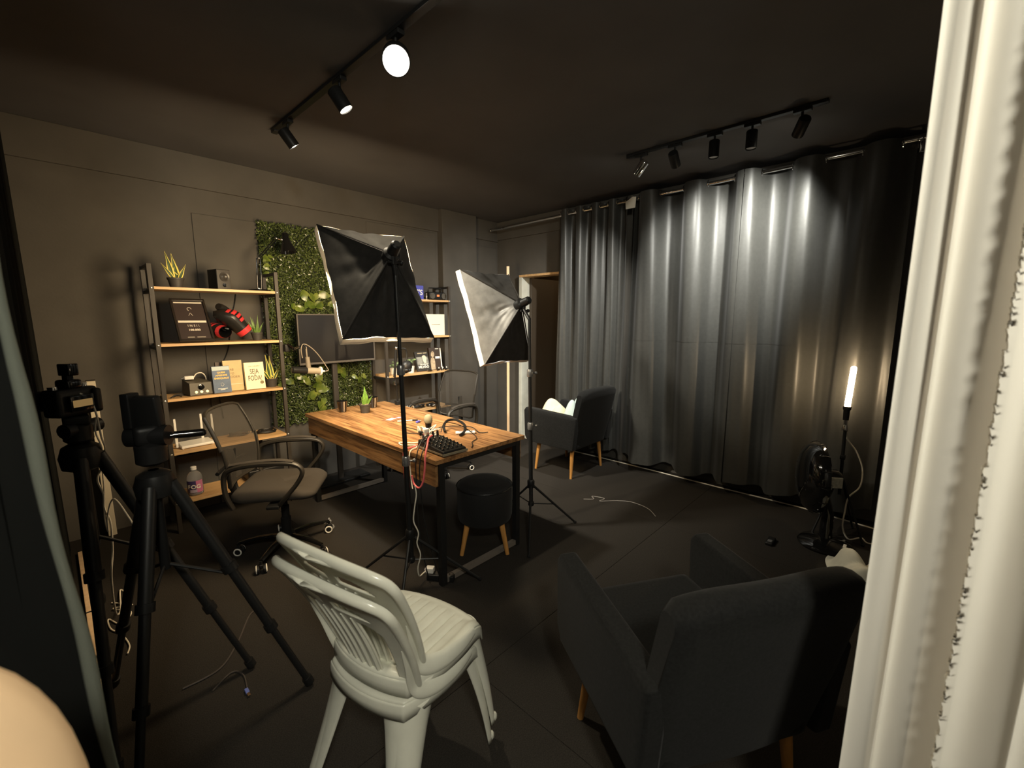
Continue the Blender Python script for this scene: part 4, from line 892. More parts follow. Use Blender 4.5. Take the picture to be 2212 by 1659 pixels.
for dx in (-.014, .014): mb.cyl((.0+dx, 0, .018), (.01+dx, 0, .255), .0045)
build('lower_arm', mb, M_gloss, dl)
mb = MB()
for dx in (-.010, .014): mb.cyl((.01+dx, 0, .25+dx*.4), (.145+dx, 0, .415+dx*.3), .0045)
build('upper_arm', mb, M_gloss, dl)
mb = MB(); mb.ball((.012, 0, .255), .012); mb.ball((.150, 0, .42), .011); mb.ball((.19, 0, .415), .011); mb.cyl((.150, 0, .42), (.20, 0, .41), .006); build('joint', mb, M_chrome, dl)
FS = frame((.215, 0, .465), (.10, -.12, -1))
mb = MB(); mb.lathe([(.016, -.005), (.024, .0), (.026, .05), (.034, .07), (.066, .15), (.063, .15), (.030, .07), (.022, .05)], 26, FS); build('lamp_shade', mb, M_gloss, dl)
mb = MB(); mb.lathe([(.012, .05), (.026, .09), (.028, .11), (.018, .132), (.001, .138)], 18, FS); build('bulb', mb, mat('lamp bulb', (.85, .75, .6), .25), dl)
# award plaque leaning on the shelf
pq = thing('award_plaque', 'black framed award plaque leaning on the second shelf', 'plaque', (.715, 3.695, ZL[1]+.008))
MP = RX(-.62) @ Matrix.Diagonal((1, 1, 1.2, 1))                                   # leans back
mb = MB(); mb.box((0, .004, .150), (.192, .006, .298), MP); build('panel', mb, mat('plaque panel', (.045, .034, .032), .35), pq, smooth=False)
mf = mat('plaque frame', (.022, .018, .015), .3)
for c, d in (((0, 0, .008), (.205, .022, .016)), ((0, 0, .296), (.205, .022, .016)), ((-.0965, 0, .152), (.014, .022, .30)), ((.0965, 0, .152), (.014, .022, .30))):
    mb = MB(); mb.box(c, d, MP, b=.003); build('frame_bar', mb, mf, pq, smooth=False)
mp = mat('plaque print', (.75, .70, .58), .5)
for c, d in (((0, .0004, .279), (.165, .001, .008)), ((0, .0004, .142), (.165, .001, .014))):
    mb = MB(); mb.box(c, d, MP); build('white_stripe', mb, mp, pq, smooth=False)
RXp = MP @ T(0, -.0003, 0) @ RX(pi/2)
text('lettering', '100.000', .019, mp, pq, MP @ T(0, .0002, .082) @ RX(pi/2), 1.15, bold=.0004)
text('lettering', 'I N S I \\', .022, mp, pq, MP @ T(.0, .0002, .112) @ RX(pi/2), 1.0)
text('lettering', 'parab\u00e9ns   equipe', .010, mp, pq, MP @ T(.005, .0002, .032) @ RX(pi/2), 1.0) if False else None
mb = MB()
mb.tube([(.012*cos(2*pi*k/16), .0006, .232+.012*sin(2*pi*k/16)) for k in range(12)], .0015, 5, MP); mb.tube([(-.012, .0006, .185), (0, .0006, .205), (.012, .0006, .185)], .0015, 5, MP); build('emblem', mb, mp, pq)
for x0, w in ((-.03, .04), (.03, .05)):
    mb = MB(); mb.box((x0, .0004, .032), (w, .001, .006), MP, b=.0004); build('signature_line', mb, mat('faint print', (.3, .27, .22), .5), pq, smooth=False)
# gloves
def glove(label, x, y, z, rz, s, lying):
    t = thing('boxing_glove', label, 'glove', (x, y, z), rz, 'red and black gloves')
    M_bg = mat('black leatherette', (.015, .014, .013), .35)
    M0 = T(0, 0, .05*s) @ RY(lying)
    def body(u, v):
        a = 2*pi*u; k = v
        prof = [.048, .054, .058, .064, .070, .070, .060, .042, .001]; i = min(7, int(k*8)); fr = k*8-i; r = (prof[i]*(1-fr)+prof[i+1]*fr)*s
        bend = .05*s*max(0, k-.55)**1.2*2
        return M0 @ Vector((-.02*s+.21*s*k-.03*s*max(0, k-.7), r*.92*cos(a), r*.78*sin(a)-bend+.012*s))
    mb = MB(); mb.sheet(body, 28, 26); build('glove_body', mb, M_bg, t, angle=180)
    for k0, k1 in ((.02, .16), (.34, .42), (.47, .55), (.60, .68), (.73, .80)):
        def band(u, v, k0=k0, k1=k1):
            full = k0 < .1
            uu = u if full else .06+.30*u
            p = Vector(body(uu, k0+(k1-k0)*v)); c = M0 @ Vector((-.02*s+.21*s*(k0+k1)/2, 0, .0)); return p+(p-c).normalized()*.003
        mb = MB(); mb.sheet(band, 24, 4); build('red_band', mb, M_red, t, angle=180)
    mb = MB(); mb.tube([M0 @ Vector(p) for p in catmull([(.06*s, -.055*s, .03*s), (.10*s, -.085*s, .035*s), (.15*s, -.075*s, .03*s), (.18*s, -.05*s, .02*s)])], lambda q: .026*s*(.75+.25*sin(pi*q)), 12); build('thumb', mb, M_bg, t)
    mb = MB(); mb.box((.02*s, -.04*s, .035*s), (.03*s, .012*s, .015*s), M0, b=.003); build('maker_tab', mb, M_white, t)
glove('red and black glove standing upright against the other on the second shelf', 1.005, 3.735, ZL[1]+.006, radians(176), 1.25, radians(-50))
glove('red and black glove lying behind the upright one on the second shelf', .885, 3.735, ZL[1]+.006, radians(112), 1.05, radians(-4))
# third shelf: amplifier, books
am = thing('audio_interface', 'small dark box with a knob and three lights on the third shelf', 'audio box', (.70, 3.785, ZL[2]+.001), radians(8))
def wedge(u): pass
mb = MB(); pl = [(-.072, 0), (.072, 0), (.070, .09), (-.066, .102)]
mb.add([(-.072, -.075, .004), (.072, -.075, .004), (.068, -.065, .088), (-.068, -.065, .088), (-.072, .075, .004), (.072, .075, .004), (.066, .07, .108), (-.066, .07, .108)], [(0, 1, 2, 3), (5, 4, 7, 6), (3, 2, 6, 7), (1, 5, 6, 2), (4, 0, 3, 7), (4, 5, 1, 0)]); build('case', mb, mat('audio case', (.085, .075, .055), .5), am, smooth=False)
mb = MB(); mb.lathe([(.020, 0), (.020, .004), (.015, .005), (.014, .018), (.001, .019)], 20, T(.0, -.070, .058) @ RX(pi/2-.1)); build('knob', mb, M_gloss, am)
for k, x in enumerate((-.034, -.002, .034)):
    mb = MB(); mb.lathe([(.010, 0), (.009, .004), (.001, .006)], 14, T(x, -.0745, .024) @ RX(pi/2-.1)); build('indicator_light', mb, mat('indicator', (.9, .8, .5), .3, emit=(1, .85, .5), es=.5), am)
wp = thing('white_adapter', 'white power adapter lying on top of the dark audio box', 'adapter', (.66, 3.80, ZL[2]+.108), radians(-10))
mb = MB(); mb.box((0, 0, .014), (.055, .03, .026), b=.006); build('adapter_body', mb, M_white, wp)
mb = MB(); mb.tube(catmull([(.027, 0, .015), (.045, 0, .04), (.075, 0, .045), (.095, .01, .02), (.10, .02, -.01)]), .004, 6); build('adapter_cable', mb, M_cablew, wp)
mb = MB(); mb.cyl((-.028, 0, .014), (-.045, 0, .014), .004); build('adapter_prong', mb, M_chrome, wp)
def book(name, label, x, y, z, w, h, d, rz, lean, cover, pages=M_paper, group='books on the shelves'):
    t = thing('book', label, 'book', (x, y, z), rz, group); M = RX(-lean)
    mb = MB(); mb.box((0, 0, h/2), (w, .002, h), M); build('front_cover', mb, cover, t, smooth=False)
    mb = MB(); mb.box((0, d, h/2), (w, .002, h), M); build('back_cover', mb, cover, t, smooth=False)
    mb = MB(); mb.box((-w/2+.001, d/2, h/2), (.002, d, h), M); build('spine', mb, cover, t, smooth=False)
    mb = MB(); mb.box((.001, d/2, h/2), (w-.006, d-.003, h-.006), M); build('page_block', mb, pages, t, smooth=False)
    return t, M @ T(0, -.0012, 0) @ RX(pi/2)
zb = ZL[2]+.004
c_blue = mat('blue book cover', (.085, .125, .20), .5, var=.12, scale=30); ink_y = mat('gold ink', (.80, .52, .10), .5); ink_w = mat('white ink', (.8, .78, .7), .5); ink_d = mat('brown ink', (.09, .045, .02), .6)
t, BM = book('b', 'blue book with gold lettering standing left on the third shelf', .838, 3.700, zb, .112, .195, .018, radians(3), .10, c_blue)
mb = MB(); mb.box((0, .178, 0), (.110, .028, .0006), BM); build('top_stripe', mb, mat('pale blue stripe', (.42, .50, .50), .5), t, smooth=False)
for s_, z_, sz, sx in (('QUEM', .148, .0165, 1.1), ('APRENDE', .127, .0165, 1.05), ('ENRIQUECE', .106, .0165, 1.05)): text('lettering', s_, sz, ink_y, t, BM @ T(.0, z_, .0003), sx, bold=.0005)
mb = MB(); mb.tube([(.012*cos(2*pi*k/10)*(.6 if k % 2 else 1), .060+.012*sin(2*pi*k/10), .0003) for k in range(10)], .0011, 4, BM, closed=True); build('emblem', mb, ink_w, t)
mb = MB(); mb.box((0, .030, .0003), (.062, .004, .0006), BM); mb.box((0, .022, .0003), (.03, .003, .0006), BM); build('author_line', mb, ink_w, t, smooth=False)
c_tan = mat('tan book cover', (.52, .40, .20), .55, var=.08, scale=20)
t, BM = book('b', 'tan book numbered 48 standing behind the blue book', .926, 3.745, zb, .125, .228, .028, radians(2), .08, c_tan)
for s_, z_, x_, sz, sx in (('48', .158, -.008, .026, 1), ('LEIS', .132, -.006, .013, 1.1), ('DO', .120, -.005, .007, 1), ('PODER', .103, .004, .024, 1.0)): text('lettering', s_, sz, mat('faded brown ink', (.20, .13, .055), .6), t, BM @ T(x_, z_, .0003), sx)
mb = MB(); mb.box((0, .050, .0003), (.122, .002, .0006), BM); build('rule_line', mb, ink_w, t, smooth=False)
t, BM = book('b', 'dark narrow book at the back of the third shelf, mostly hidden', .872, 3.80, zb, .09, .215, .02, 0, .05, mat('dark brown cover', (.05, .03, .022), .5))
t, BM = book('b', 'cream book with big brown capital letters on the third shelf', 1.062, 3.715, zb, .135, .206, .022, radians(2), .10, mat('cream book cover', (.84, .74, .52), .4))
text('lettering', 'CAIO CARNEIRO', .0125, mat('faded brown ink', (.20, .13, .055), .6), t, BM @ T(0, .176, .0003), .85)
text('lettering', 'SEJA', .055, ink_d, t, BM @ T(-.002, .134, .0003), .60, bold=.0003); text('lettering', 'FODA!', .055, ink_d, t, BM @ T(.0, .083, .0003), .60, bold=.0003)
mb = MB(); mb.lathe([(.0135, 0), (.0135, .0006), (.001, .0007)], 20, BM @ T(.045, .048, 0)); build('seal_dot', mb, mat('olive seal', (.20, .16, .07), .5), t, smooth=False)
t = thing('cable_bits', 'small bits of dark cable at the left end of the third shelf', 'cables', (.56, 3.75, ZL[2]))
for k in range(3):
    mb = MB(); mb.tube(catmull([(.53+.02*k, 3.70+.03*k, ZL[2]+.006), (.56+.02*k, 3.72+.02*k, ZL[2]+.018), (.59+.015*k, 3.70+.04*k, ZL[2]+.006)]), .004, 6); build('cable_piece', mb, M_cableb, t, world=True)
# fourth shelf: router, coils
rt = thing('wifi_router', 'white router with upright antennas on the fourth shelf', 'router', (.655, 3.785, ZL[3]+.001), radians(4))
mb = MB(); mb.add([(-.10, -.06, .004), (.10, -.06, .004), (.10, .06, .004), (-.10, .06, .004), (-.10, -.06, .022), (.10, -.06, .022), (.095, .06, .034), (-.095, .06, .034)], [(3, 2, 1, 0), (4, 5, 6, 7), (0, 1, 5, 4), (1, 2, 6, 5), (2, 3, 7, 6), (3, 0, 4, 7)]); o = build('case', mb, M_white, rt, smooth=False)
md = o.modifiers.new('bevel', 'BEVEL'); md.width = .004; md.segments = 2
for x, y in ((-.112, .0), (.112, .0), (.062, .066)):
    mb = MB(); mb.box((x, y, .022), (.014, .014, .03), b=.003); mb.add([(x-.008, y-.004, .03), (x+.008, y-.004, .03), (x+.008, y+.004, .03), (x-.008, y+.004, .03), (x-.006, y-.003, .215), (x+.006, y-.003, .215), (x+.006, y+.003, .215), (x-.006, y+.003, .215)], [(3, 2, 1, 0), (4, 5, 6, 7), (0, 1, 5, 4), (1, 2, 6, 5), (2, 3, 7, 6), (3, 0, 4, 7)]); build('antenna', mb, M_white, rt, smooth=False)
for x in (-.09, .09):
    mb = MB(); mb.cyl((x, -.05, 0), (x, -.05, .005), .006); build('rubber_foot', mb, M_white, rt)
def coil(name, label, x, y, z, r, n, m, seed, cat='cable'):
    r_ = random.Random(seed); pts = []
    for k in range(n*9):
        a = 2*pi*k/9; rr = r*(.7+.35*r_.random()); pts.append((x+rr*cos(a)*1.25, y+rr*sin(a)*.8, z+.006+.03*r_.random()*(k/(n*9))+.004*sin(a*2)))
    mb = MB(); mb.tube(catmull(pts, 3), .0042, 5); return tag(build(name, mb, m, None), label, cat)
coil('cable_coil', 'coil of black cable on the right end of the fourth shelf', 1.13, 3.80, ZL[3]+.002, .058, 6, M_cableb, 2)
coil('cable_coil', 'loose dark cable spread along the middle of the fourth shelf', .95, 3.86, ZL[3]+.002, .060, 3, mat('brown cable', (.10, .08, .06), .5), 8)
t = thing('power_strip', 'black power strip hung under the fourth shelf at the left', 'power strip', (.60, 3.75, ZL[3]-.045))
mb = MB(); mb.box((.60, 3.75, ZL[3]-.034), (.15, .05, .030), b=.008); build('strip_body', mb, M_plastic, t, world=True)
for k in range(3):
    mb = MB(); mb.lathe([(.016, 0), (.014, .002), (.001, .001)], 14, T(.56+.04*k, 3.75, ZL[3]-.05) @ RX(pi)); build('outlet', mb, M_post, t, world=True)
# bottom shelf: fog bottle
fb = thing('fog_fluid_bottle', 'clear bottle of fog fluid with a white cap on the bottom shelf', 'bottle', (.62, 3.77, ZL[4]+.001), radians(-22))
mb = MB(); mb.lathe([(.040, 0), (.048, .006), (.048, .125), (.044, .145), (.028, .168), (.016, .176), (.015, .184)], 28); build('bottle_body', mb, mat('clear plastic', (.85, .85, .86), .12, trans=.85, ior=1.2), fb)
mb = MB(); mb.lathe([(.001, .003), (.044, .004), (.044, .09), (.001, .09)], 24); build('fluid', mb, mat('fog fluid', (.35, .33, .36), .2, trans=.5, ior=1.2), fb)
mb = MB(); mb.lathe([(.0185, .184), (.0185, .206), (.016, .208), (.001, .208)], 20); build('cap', mb, M_white, fb)
def lab(u, v, k=0): a = -pi*.92+pi*.84*u; r = .0487+k; return (r*cos(a), r*sin(a), .022+.088*v)
mb = MB(); mb.sheet(lambda u, v: lab(u*.62, v), 20, 2); lb = build('wrap_label', mb, mat('purple label', (.06, .045, .14), .4), fb)
mb = MB(); mb.sheet(lambda u, v: lab(.62+.38*u, v), 14, 2); build('wrap_label', mb, mat('pink label', (.55, .18, .32), .4), fb)
mb = MB(); mb.sheet(lambda u, v: lab(.30+.35*u, .02+.26*v, .0004), 14, 2); build('label_panel', mb, mat('lilac label', (.42, .36, .48), .5), fb)
for ch, u in (('F', .27), ('O', .50), ('G', .73)):
    a = -pi*.92+pi*.84*u; text('lettering', ch, .040, ink_w, fb, RZ(a+pi/2) @ T(0, -.0494, .066) @ RX(pi/2), 1.0, bold=.0012)
t = thing('dark_case', 'dark case with a pale handle lying on the bottom shelf behind the chair', 'case', (1.08, 3.80, ZL[4]+.001))
mb = MB(); mb.box((0, 0, .05), (.26, .20, .09), b=.015); build('case_body', mb, M_plastic, t)
mb = MB(); mb.tube(catmull([(-.05, -.06, .093), (-.03, -.06, .108), (.03, -.06, .108), (.05, -.06, .093)]), .006, 6); build('handle', mb, M_paper, t)
# ------------------------------------------------------------------ things on the corner shelves
bl = thing('blue_box', 'bright blue box with white lettering on the top corner shelf', 'box', (2.62, 3.78, ZRS[0]+.001), radians(3))
mb = MB(); mb.box((0, 0, .07), (.115, .05, .138), b=.002); build('box_body', mb, mat('blue card', (.07, .08, .40), .45), bl, smooth=False)
text('lettering', "S'S", .075, ink_w, bl, T(.005, -.0256, .068) @ RX(pi/2), 1.0, bold=.0012)
bx_ = thing('portable_radio', 'black portable radio with a carry handle and orange badge on the top corner shelf', 'radio', (2.855, 3.80, ZRS[0]+.001), radians(2))
mb = MB(); mb.box((0, 0, .042), (.215, .10, .082), b=.02); build('case', mb, M_plastic, bx_)
mb = MB(); mb.tube(catmull([(-.085, 0, .075), (-.088, 0, .115), (-.06, 0, .125), (.06, 0, .125), (.088, 0, .115), (.085, 0, .075)]), .006, 8); build('carry_handle', mb, M_plastic, bx_)
for x in (-.075, .075):
    mb = MB(); mb.lathe([(.030, 0), (.031, .004), (.026, .004), (.001, .001)], 20, T(x, -.052, .042) @ RX(pi/2)); build('speaker_grille', mb, mat('radio grille', (.07, .065, .055), .4), bx_)
mb = MB(); mb.box((.0, -.0515, .045), (.034, .004, .022), b=.0015); build('badge', mb, mat('orange badge', (.75, .22, .08), .4, emit=(1, .3, .1), es=.12), bx_)
fg = thing('small_figurine', 'small dark figurine between the blue box and the radio', 'figurine', (2.715, 3.76, ZRS[0]+.001))
mb = MB(); mb.lathe([(.018, 0), (.018, .006), (.008, .012), (.012, .035), (.006, .05)], 14); build('figure_body', mb, mat('pewter', (.25, .23, .2), .3, metal=.7), fg)
mb = MB(); mb.ball((0, 0, .058), .011); build('figure_head', mb, mat('pewter', (.25, .23, .2), .3, metal=.7), fg)
wb_ = thing('white_box', 'white carton with one dark line on the second corner shelf', 'box', (2.81, 3.79, ZRS[1]+.001), radians(2))
mb = MB(); mb.box((0, 0, .111), (.255, .075, .22), b=.002); build('carton', mb, mat('white card', (.80, .74, .60), .5), wb_, smooth=False)
mb = MB(); mb.box((.01, -.0378, .115), (.11, .001, .004)); build('printed_line', mb, ink_d, wb_, smooth=False)
mb = MB(); mb.box((.122, 0, .111), (.0115, .0755, .2205)); build('lid_edge', mb, mat('lid card', (.70, .66, .56), .5), wb_, smooth=False)
zc = ZRS[2]+.0065
t, BM = book('b', 'dark book with a grey photograph cover leaning on the third corner shelf', 2.675, 3.775, zc, .17, .205, .018, radians(2), .28, mat('black book cover', (.03, .027, .024), .45))
mb = MB(); mb.box((.0, .105, .0003), (.145, .085, .0006), BM); build('cover_photo', mb, mat('grey photo print', (.26, .26, .23), .5, var=.5, scale=22), t, smooth=False)
mb = MB(); mb.prism([(.0, .155), (.02, .165), (.045, .16), (.055, .13), (.04, .085), (.025, .075), (.01, .09), (.005, .12)], 0, .0009, BM); build('photo_shape', mb, mat('pale photo print', (.6, .56, .45), .5), t, smooth=False)
text('lettering', 'MILH\u00c3O', .040, ink_w, t, BM @ T(.0, .040, .0008), .9, bold=.001); text('lettering', 'DO MIL AO', .017, ink_w, t, BM @ T(.01, .067, .0008), 1.1, bold=.0004)
mb = MB(); mb.box((-.02, .188, .0003), (.06, .010, .0006), BM); mb.box((.045, .188, .0003), (.05, .010, .0006), BM); build('author_line', mb, mat('straw ink', (.5, .42, .28), .5), t, smooth=False)
t, BM = book('b', 'dark book with a portrait cover and white page edge on the third corner shelf', 2.835, 3.785, zc, .135, .235, .03, radians(-6), .16, mat('brown book cover', (.04, .026, .018), .45))
mb = MB(); mb.prism([(-.058, .0), (-.062, .08), (-.05, .125), (-.03, .135), (-.012, .12), (-.005, .08), (-.008, .0)], 0, .0007, BM); mb.prism([(-.05, .15), (-.045, .185), (-.025, .2), (-.008, .185), (-.006, .155), (-.02, .135), (-.035, .135)], 0, .0008, BM); build('cover_portrait', mb, mat('sepia print', (.42, .33, .22), .5, var=.3, scale=40), t, smooth=False)
mb = MB(); mb.box((.03, .222, .0003), (.04, .007, .0006), BM); mb.box((.03, .128, .0003), (.055, .024, .0006), BM); build('title_block', mb, ink_w, t, smooth=False)
mb = MB(); mb.box((.072, .11, -.014), (.012, .235, .028), BM); build('page_edge', mb, M_paper, t, smooth=False)
for k, (x, y) in enumerate([(2.80, 3.715), (2.825, 3.725), (2.85, 3.712), (2.875, 3.722), (2.90, 3.71), (2.925, 3.722)]):
    pc = thing('chess_piece', ('tiny white-topped' if k % 2 else 'tiny all-black')+' game piece on the third corner shelf, '+('first', 'second', 'third', 'fourth', 'fifth', 'sixth')[k]+' from the left', 'game piece', (x, y, ZRS[2]+.001), 0, 'game pieces on the corner shelf')
    mb = MB(); mb.lathe([(.010, 0), (.010, .004), (.005, .009), (.006, .020)], 12); build('piece_base', mb, M_gloss, pc)
    mb = MB(); mb.lathe([(.005, .020), (.007, .026), (.004, .034), (.001, .036)], 12); build('piece_head', mb, M_white if k % 2 else M_gloss, pc)
t = thing('small_bowl', 'small dark dish near the front of the third corner shelf', 'dish', (2.70, 3.715, ZRS[2]+.001))
mb = MB(); mb.lathe([(.016, 0), (.030, .010), (.036, .016), (.034, .016), (.016, .004), (.001, .003)], 22); build('dish_body', mb, M_gloss, t)
coil('cable_coil', 'black cable coil on the fourth corner shelf behind the table', 2.60, 3.80, ZRS[3]+.002, .06, 5, M_cableb, 5)
cable('cable', 'white cable loops on the fourth corner shelf', [(2.32, 3.74, ZRS[3]+.005), (2.34, 3.74, ZRS[3]+.04), (2.38, 3.74, ZRS[3]+.05), (2.42, 3.74, ZRS[3]+.03), (2.40, 3.74, ZRS[3]+.006), (2.43, 3.75, ZRS[3]+.045), (2.47, 3.75, ZRS[3]+.055), (2.51, 3.75, ZRS[3]+.03), (2.50, 3.75, ZRS[3]+.006)], .004, M_cablew)
t = thing('adapter_heap', 'small heap of dark adapters with pale plugs on the fourth corner shelf', 'adapters', (2.72, 3.78, ZRS[3]+.001))
for k, (x, y, z) in enumerate([(0, 0, .015), (.05, .02, .015), (.02, -.04, .015), (.08, -.03, .015)]):
    mb = MB(); mb.box((x, y, z), (.05, .03, .026), RZ(0), b=.005); g = build('adapter', mb, M_plastic, t)
    mb = MB(); mb.box((x+.005, y-.016, z+.002), (.03, .004, .008), b=.001); build('adapter_label', mb, M_shelfedge if k % 2 else M_white, g)

# ------------------------------------------------------------------ things on the table
zt = tz+.0008
def cup(label, x, y, rz):
    t = thing('black_cup', label, 'cup', (x, y, zt), rz, 'black cups on the table')
    mb = MB(); mb.lathe([(.028, 0), (.030, .002), (.042, .088), (.044, .090), (.041, .090), (.029, .006), (.001, .005)], 28); build('cup_body', mb, M_gloss, t)
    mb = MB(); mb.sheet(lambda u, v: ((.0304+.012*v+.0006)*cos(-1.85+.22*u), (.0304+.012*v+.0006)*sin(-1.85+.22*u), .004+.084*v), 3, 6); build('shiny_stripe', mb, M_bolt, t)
cup('black cup with a shiny stripe, nearest the left end of the table', 1.572, 3.365, .1)
cup('black cup with a shiny stripe behind the plant at the far table end', 1.83, 3.345, .2)
mx = thing('audio_mixer', 'black audio mixer with rows of knobs at the near table corner', 'mixer', (1.485, 1.955, zt), radians(-2))
mb = MB(); mb.add([(-.082, -.135, .008), (.082, -.135, .008), (.082, .125, .008), (-.082, .125, .008), (-.078, -.130, .030), (.078, -.130, .030), (.078, .120, .052), (-.078, .120, .052)], [(3, 2, 1, 0), (4, 5, 6, 7), (0, 1, 5, 4), (1, 2, 6, 5), (2, 3, 7, 6), (3, 0, 4, 7)]); o = build('case', mb, M_plastic, mx, smooth=False)
md = o.modifiers.new('bevel', 'BEVEL'); md.width = .006; md.segments = 3
mb = MB(); mb.box((0, 0, 0), (.17, .006, .012), T(0, -.134, .012)); mb.box((-.080, 0, .012), (.006, .25, .010)); build('trim_strip', mb, mat('mixer trim', (.22, .19, .13), .35), mx, smooth=False)
def topz(y): return .030+.022*(y+.13)/.25
for i in range(5):
    for j in range(6):
        x = -.062+.031*i; y = -.105+.034*j
        mb = MB(); mb.lathe([(.0085, 0), (.0085, .005), (.006, .006), (.0055, .011), (.001, .0115)], 12, T(x, y, topz(y)) @ RX(.088)); k_ = build('knob', mb, M_gloss, mx)
        mb = MB(); mb.box((0, .003, .0118), (.0022, .006, .001), T(x, y, topz(y)) @ RX(.088) @ RZ(random.uniform(-1, 1))); build('knob_mark', mb, M_paper if (i+j) % 3 else M_shelfedge, k_, smooth=False)
for x in (-.05, -.017, .017, .05):
    mb = MB(); mb.cyl((x, .105, topz(.105)), (x, .107, topz(.105)+.035), .008, .0065, 12); build('jack_plug', mb, M_chrome if x < 0 else M_plastic, mx)
# microphone standing behind the mixer
hm = thing('handheld_microphone', 'grey-headed handheld microphone standing upright behind the mixer', 'microphone', (1.60, 2.235, zt))
mb = MB(); mb.lathe([(.045, 0), (.047, .004), (.044, .010), (.014, .014)], 22); build('round_base', mb, M_plastic, hm)
mb = MB(); mb.lathe([(.013, .012), (.016, .02), (.020, .085), (.023, .092)], 18); build('handle', mb, M_plastic, hm)
mb = MB(); mb.lathe([(.023, .092), (.027, .100), (.027, .118), (.022, .136), (.010, .145), (.001, .146)], 20); build('grille_head', mb, mat('mic grille', (.33, .30, .20), .5, bump=.8, bscale=600), hm)
# tangle of white plugs and cables over the mixer
tg = thing('cable_tangle', 'tangle of white cables and plugs piled behind the mixer', 'cables', (1.53, 2.13, zt))
r_ = random.Random(12)
for k in range(5):
    pts = [(1.53+r_.uniform(-.05, .06), 2.13+r_.uniform(-.05, .06), zt+.008+r_.uniform(.0, .095)) for q in range(8)]
    mb = MB(); mb.tube(catmull(pts, 5), .0036, 5); build('white_loop', mb, M_cablew, tg, world=True)
for k in range(4):
    x, y, z = 1.51+r_.uniform(-.04, .05), 2.11+r_.uniform(-.04, .05), zt+.018+.022*k
    mb = MB(); mb.box((0, 0, 0), (.034, .024, .024), T(x, y, z) @ RZ(r_.uniform(0, 3)), b=.004); build('plug', mb, M_white if k % 2 else M_plastic, tg, world=True)
for k in range(4):
    pts = [(1.55+r_.uniform(-.06, .06), 2.15+r_.uniform(-.07, .07), zt+.006+r_.uniform(.0, .08)) for q in range(6)]
    mb = MB(); mb.tube(catmull(pts, 5), .0030, 5); build('black_loop', mb, M_cableb, tg, world=True)
cable('cable', 'white cable loop lying on the table beside the softbox pole', [(1.50, 2.14, zt+.01), (1.44, 2.17, zt+.006), (1.39, 2.24, zt+.005), (1.37, 2.18, zt+.005), (1.42, 2.13, zt+.005), (1.40, 2.08, zt+.005), (1.355, 2.06, zt+.006), (1.325, 2.04, zt-.02), (1.318, 2.02, zt-.15), (1.312, 2.0, zt-.20)], .0034, M_cablew)
cable('headband', 'dark padded headphone band standing behind the mixer', [(1.72, 2.22, zt+.012), (1.75, 2.27, zt+.035), (1.81, 2.31, zt+.055), (1.87, 2.29, zt+.055), (1.87, 2.20, zt+.035), (1.81, 2.13, zt+.014), (1.74, 2.09, zt+.010)], .009, M_plastic, 'headphones')
pk = cable('pink_cable', 'bright pink cable hanging from the mixer over the table edge', [(1.47, 2.02, zt+.075), (1.42, 1.985, zt+.075), (1.37, 1.93, zt+.055), (1.330, 1.895, zt+.010), (1.318, 1.885, zt-.05), (1.314, 1.90, .62), (1.312, 1.935, .575), (1.312, 1.985, .585), (1.310, 2.0, .63)], .0052, M_pink)
cable('pink_cable', 'second pink cable slipping off the table behind the softbox pole', [(1.52, 2.10, zt+.02), (1.45, 2.10, zt+.012), (1.38, 2.10, zt+.006), (1.335, 2.10, zt+.004), (1.322, 2.095, zt-.03), (1.318, 2.09, zt-.10), (1.318, 2.085, zt-.16)], .0045, M_pink)
cable('cable', 'pair of black cables hanging from the mixer over the table side, left one', [(1.47, 2.06, zt+.07), (1.40, 2.02, zt+.06), (1.345, 1.985, zt+.02), (1.322, 1.975, zt-.05), (1.318, 1.97, .62), (1.316, 1.965, .45), (1.32, 1.95, .25), (1.34, 1.92, .05), (1.36, 1.93, .006)], .0034, M_cableb)
cable('cable', 'pair of black cables hanging from the mixer over the table side, right one', [(1.48, 2.04, zt+.065), (1.41, 1.99, zt+.055), (1.348, 1.945, zt+.02), (1.322, 1.938, zt-.05), (1.318, 1.932, .60), (1.33, 1.925, .40), (1.36, 1.90, .18), (1.40, 1.88, .02), (1.43, 1.87, .006)], .0034, M_cableb)
cable('cable', 'black cable curling over the near end of the table with a plug', [(1.52, 2.00, zt+.09), (1.60, 2.06, zt+.12), (1.72, 2.05, zt+.08), (1.78, 1.98, zt+.01), (1.70, 1.93, zt+.005), (1.66, 1.88, zt+.005), (1.62, 1.845, zt+.005)], .0026, M_cableb)
cable('cable', 'thin black cable making a wide loop across the table behind the mixer', [(1.60, 2.24, zt+.02), (1.58, 2.38, zt+.03), (1.60, 2.50, zt+.012), (1.54, 2.42, zt+.006), (1.62, 2.30, zt+.008), (1.75, 2.28, zt+.03), (1.90, 2.18, zt+.02), (1.88, 2.06, zt+.006), (1.92, 2.02, zt+.006)], .0028, M_cableb)
rm = thing('white_remote', 'white flat controller lying on the table behind the mixer', 'remote', (1.815, 2.125, zt), radians(-38))
mb = MB(); mb.box((0, 0, .007), (.13, .042, .012), b=.005); build('case', mb, M_white, rm)
mb = MB(); mb.box((-.02, 0, .0135), (.05, .020, .001)); build('display', mb, mat('grey display', (.3, .28, .3), .3), rm, smooth=False)
mb = MB(); mb.box((.04, 0, .0138), (.012, .012, .002), b=.0008); build('button', mb, M_plastic, rm)
ph = thing('photo_card', 'glossy picture card lying on the middle of the table', 'card', (1.715, 2.84, zt), radians(24))
mb = MB(); mb.box((0, 0, .001), (.15, .10, .0015)); build('card_sheet', mb, mat('brown card', (.22, .10, .05), .4), ph, smooth=False)
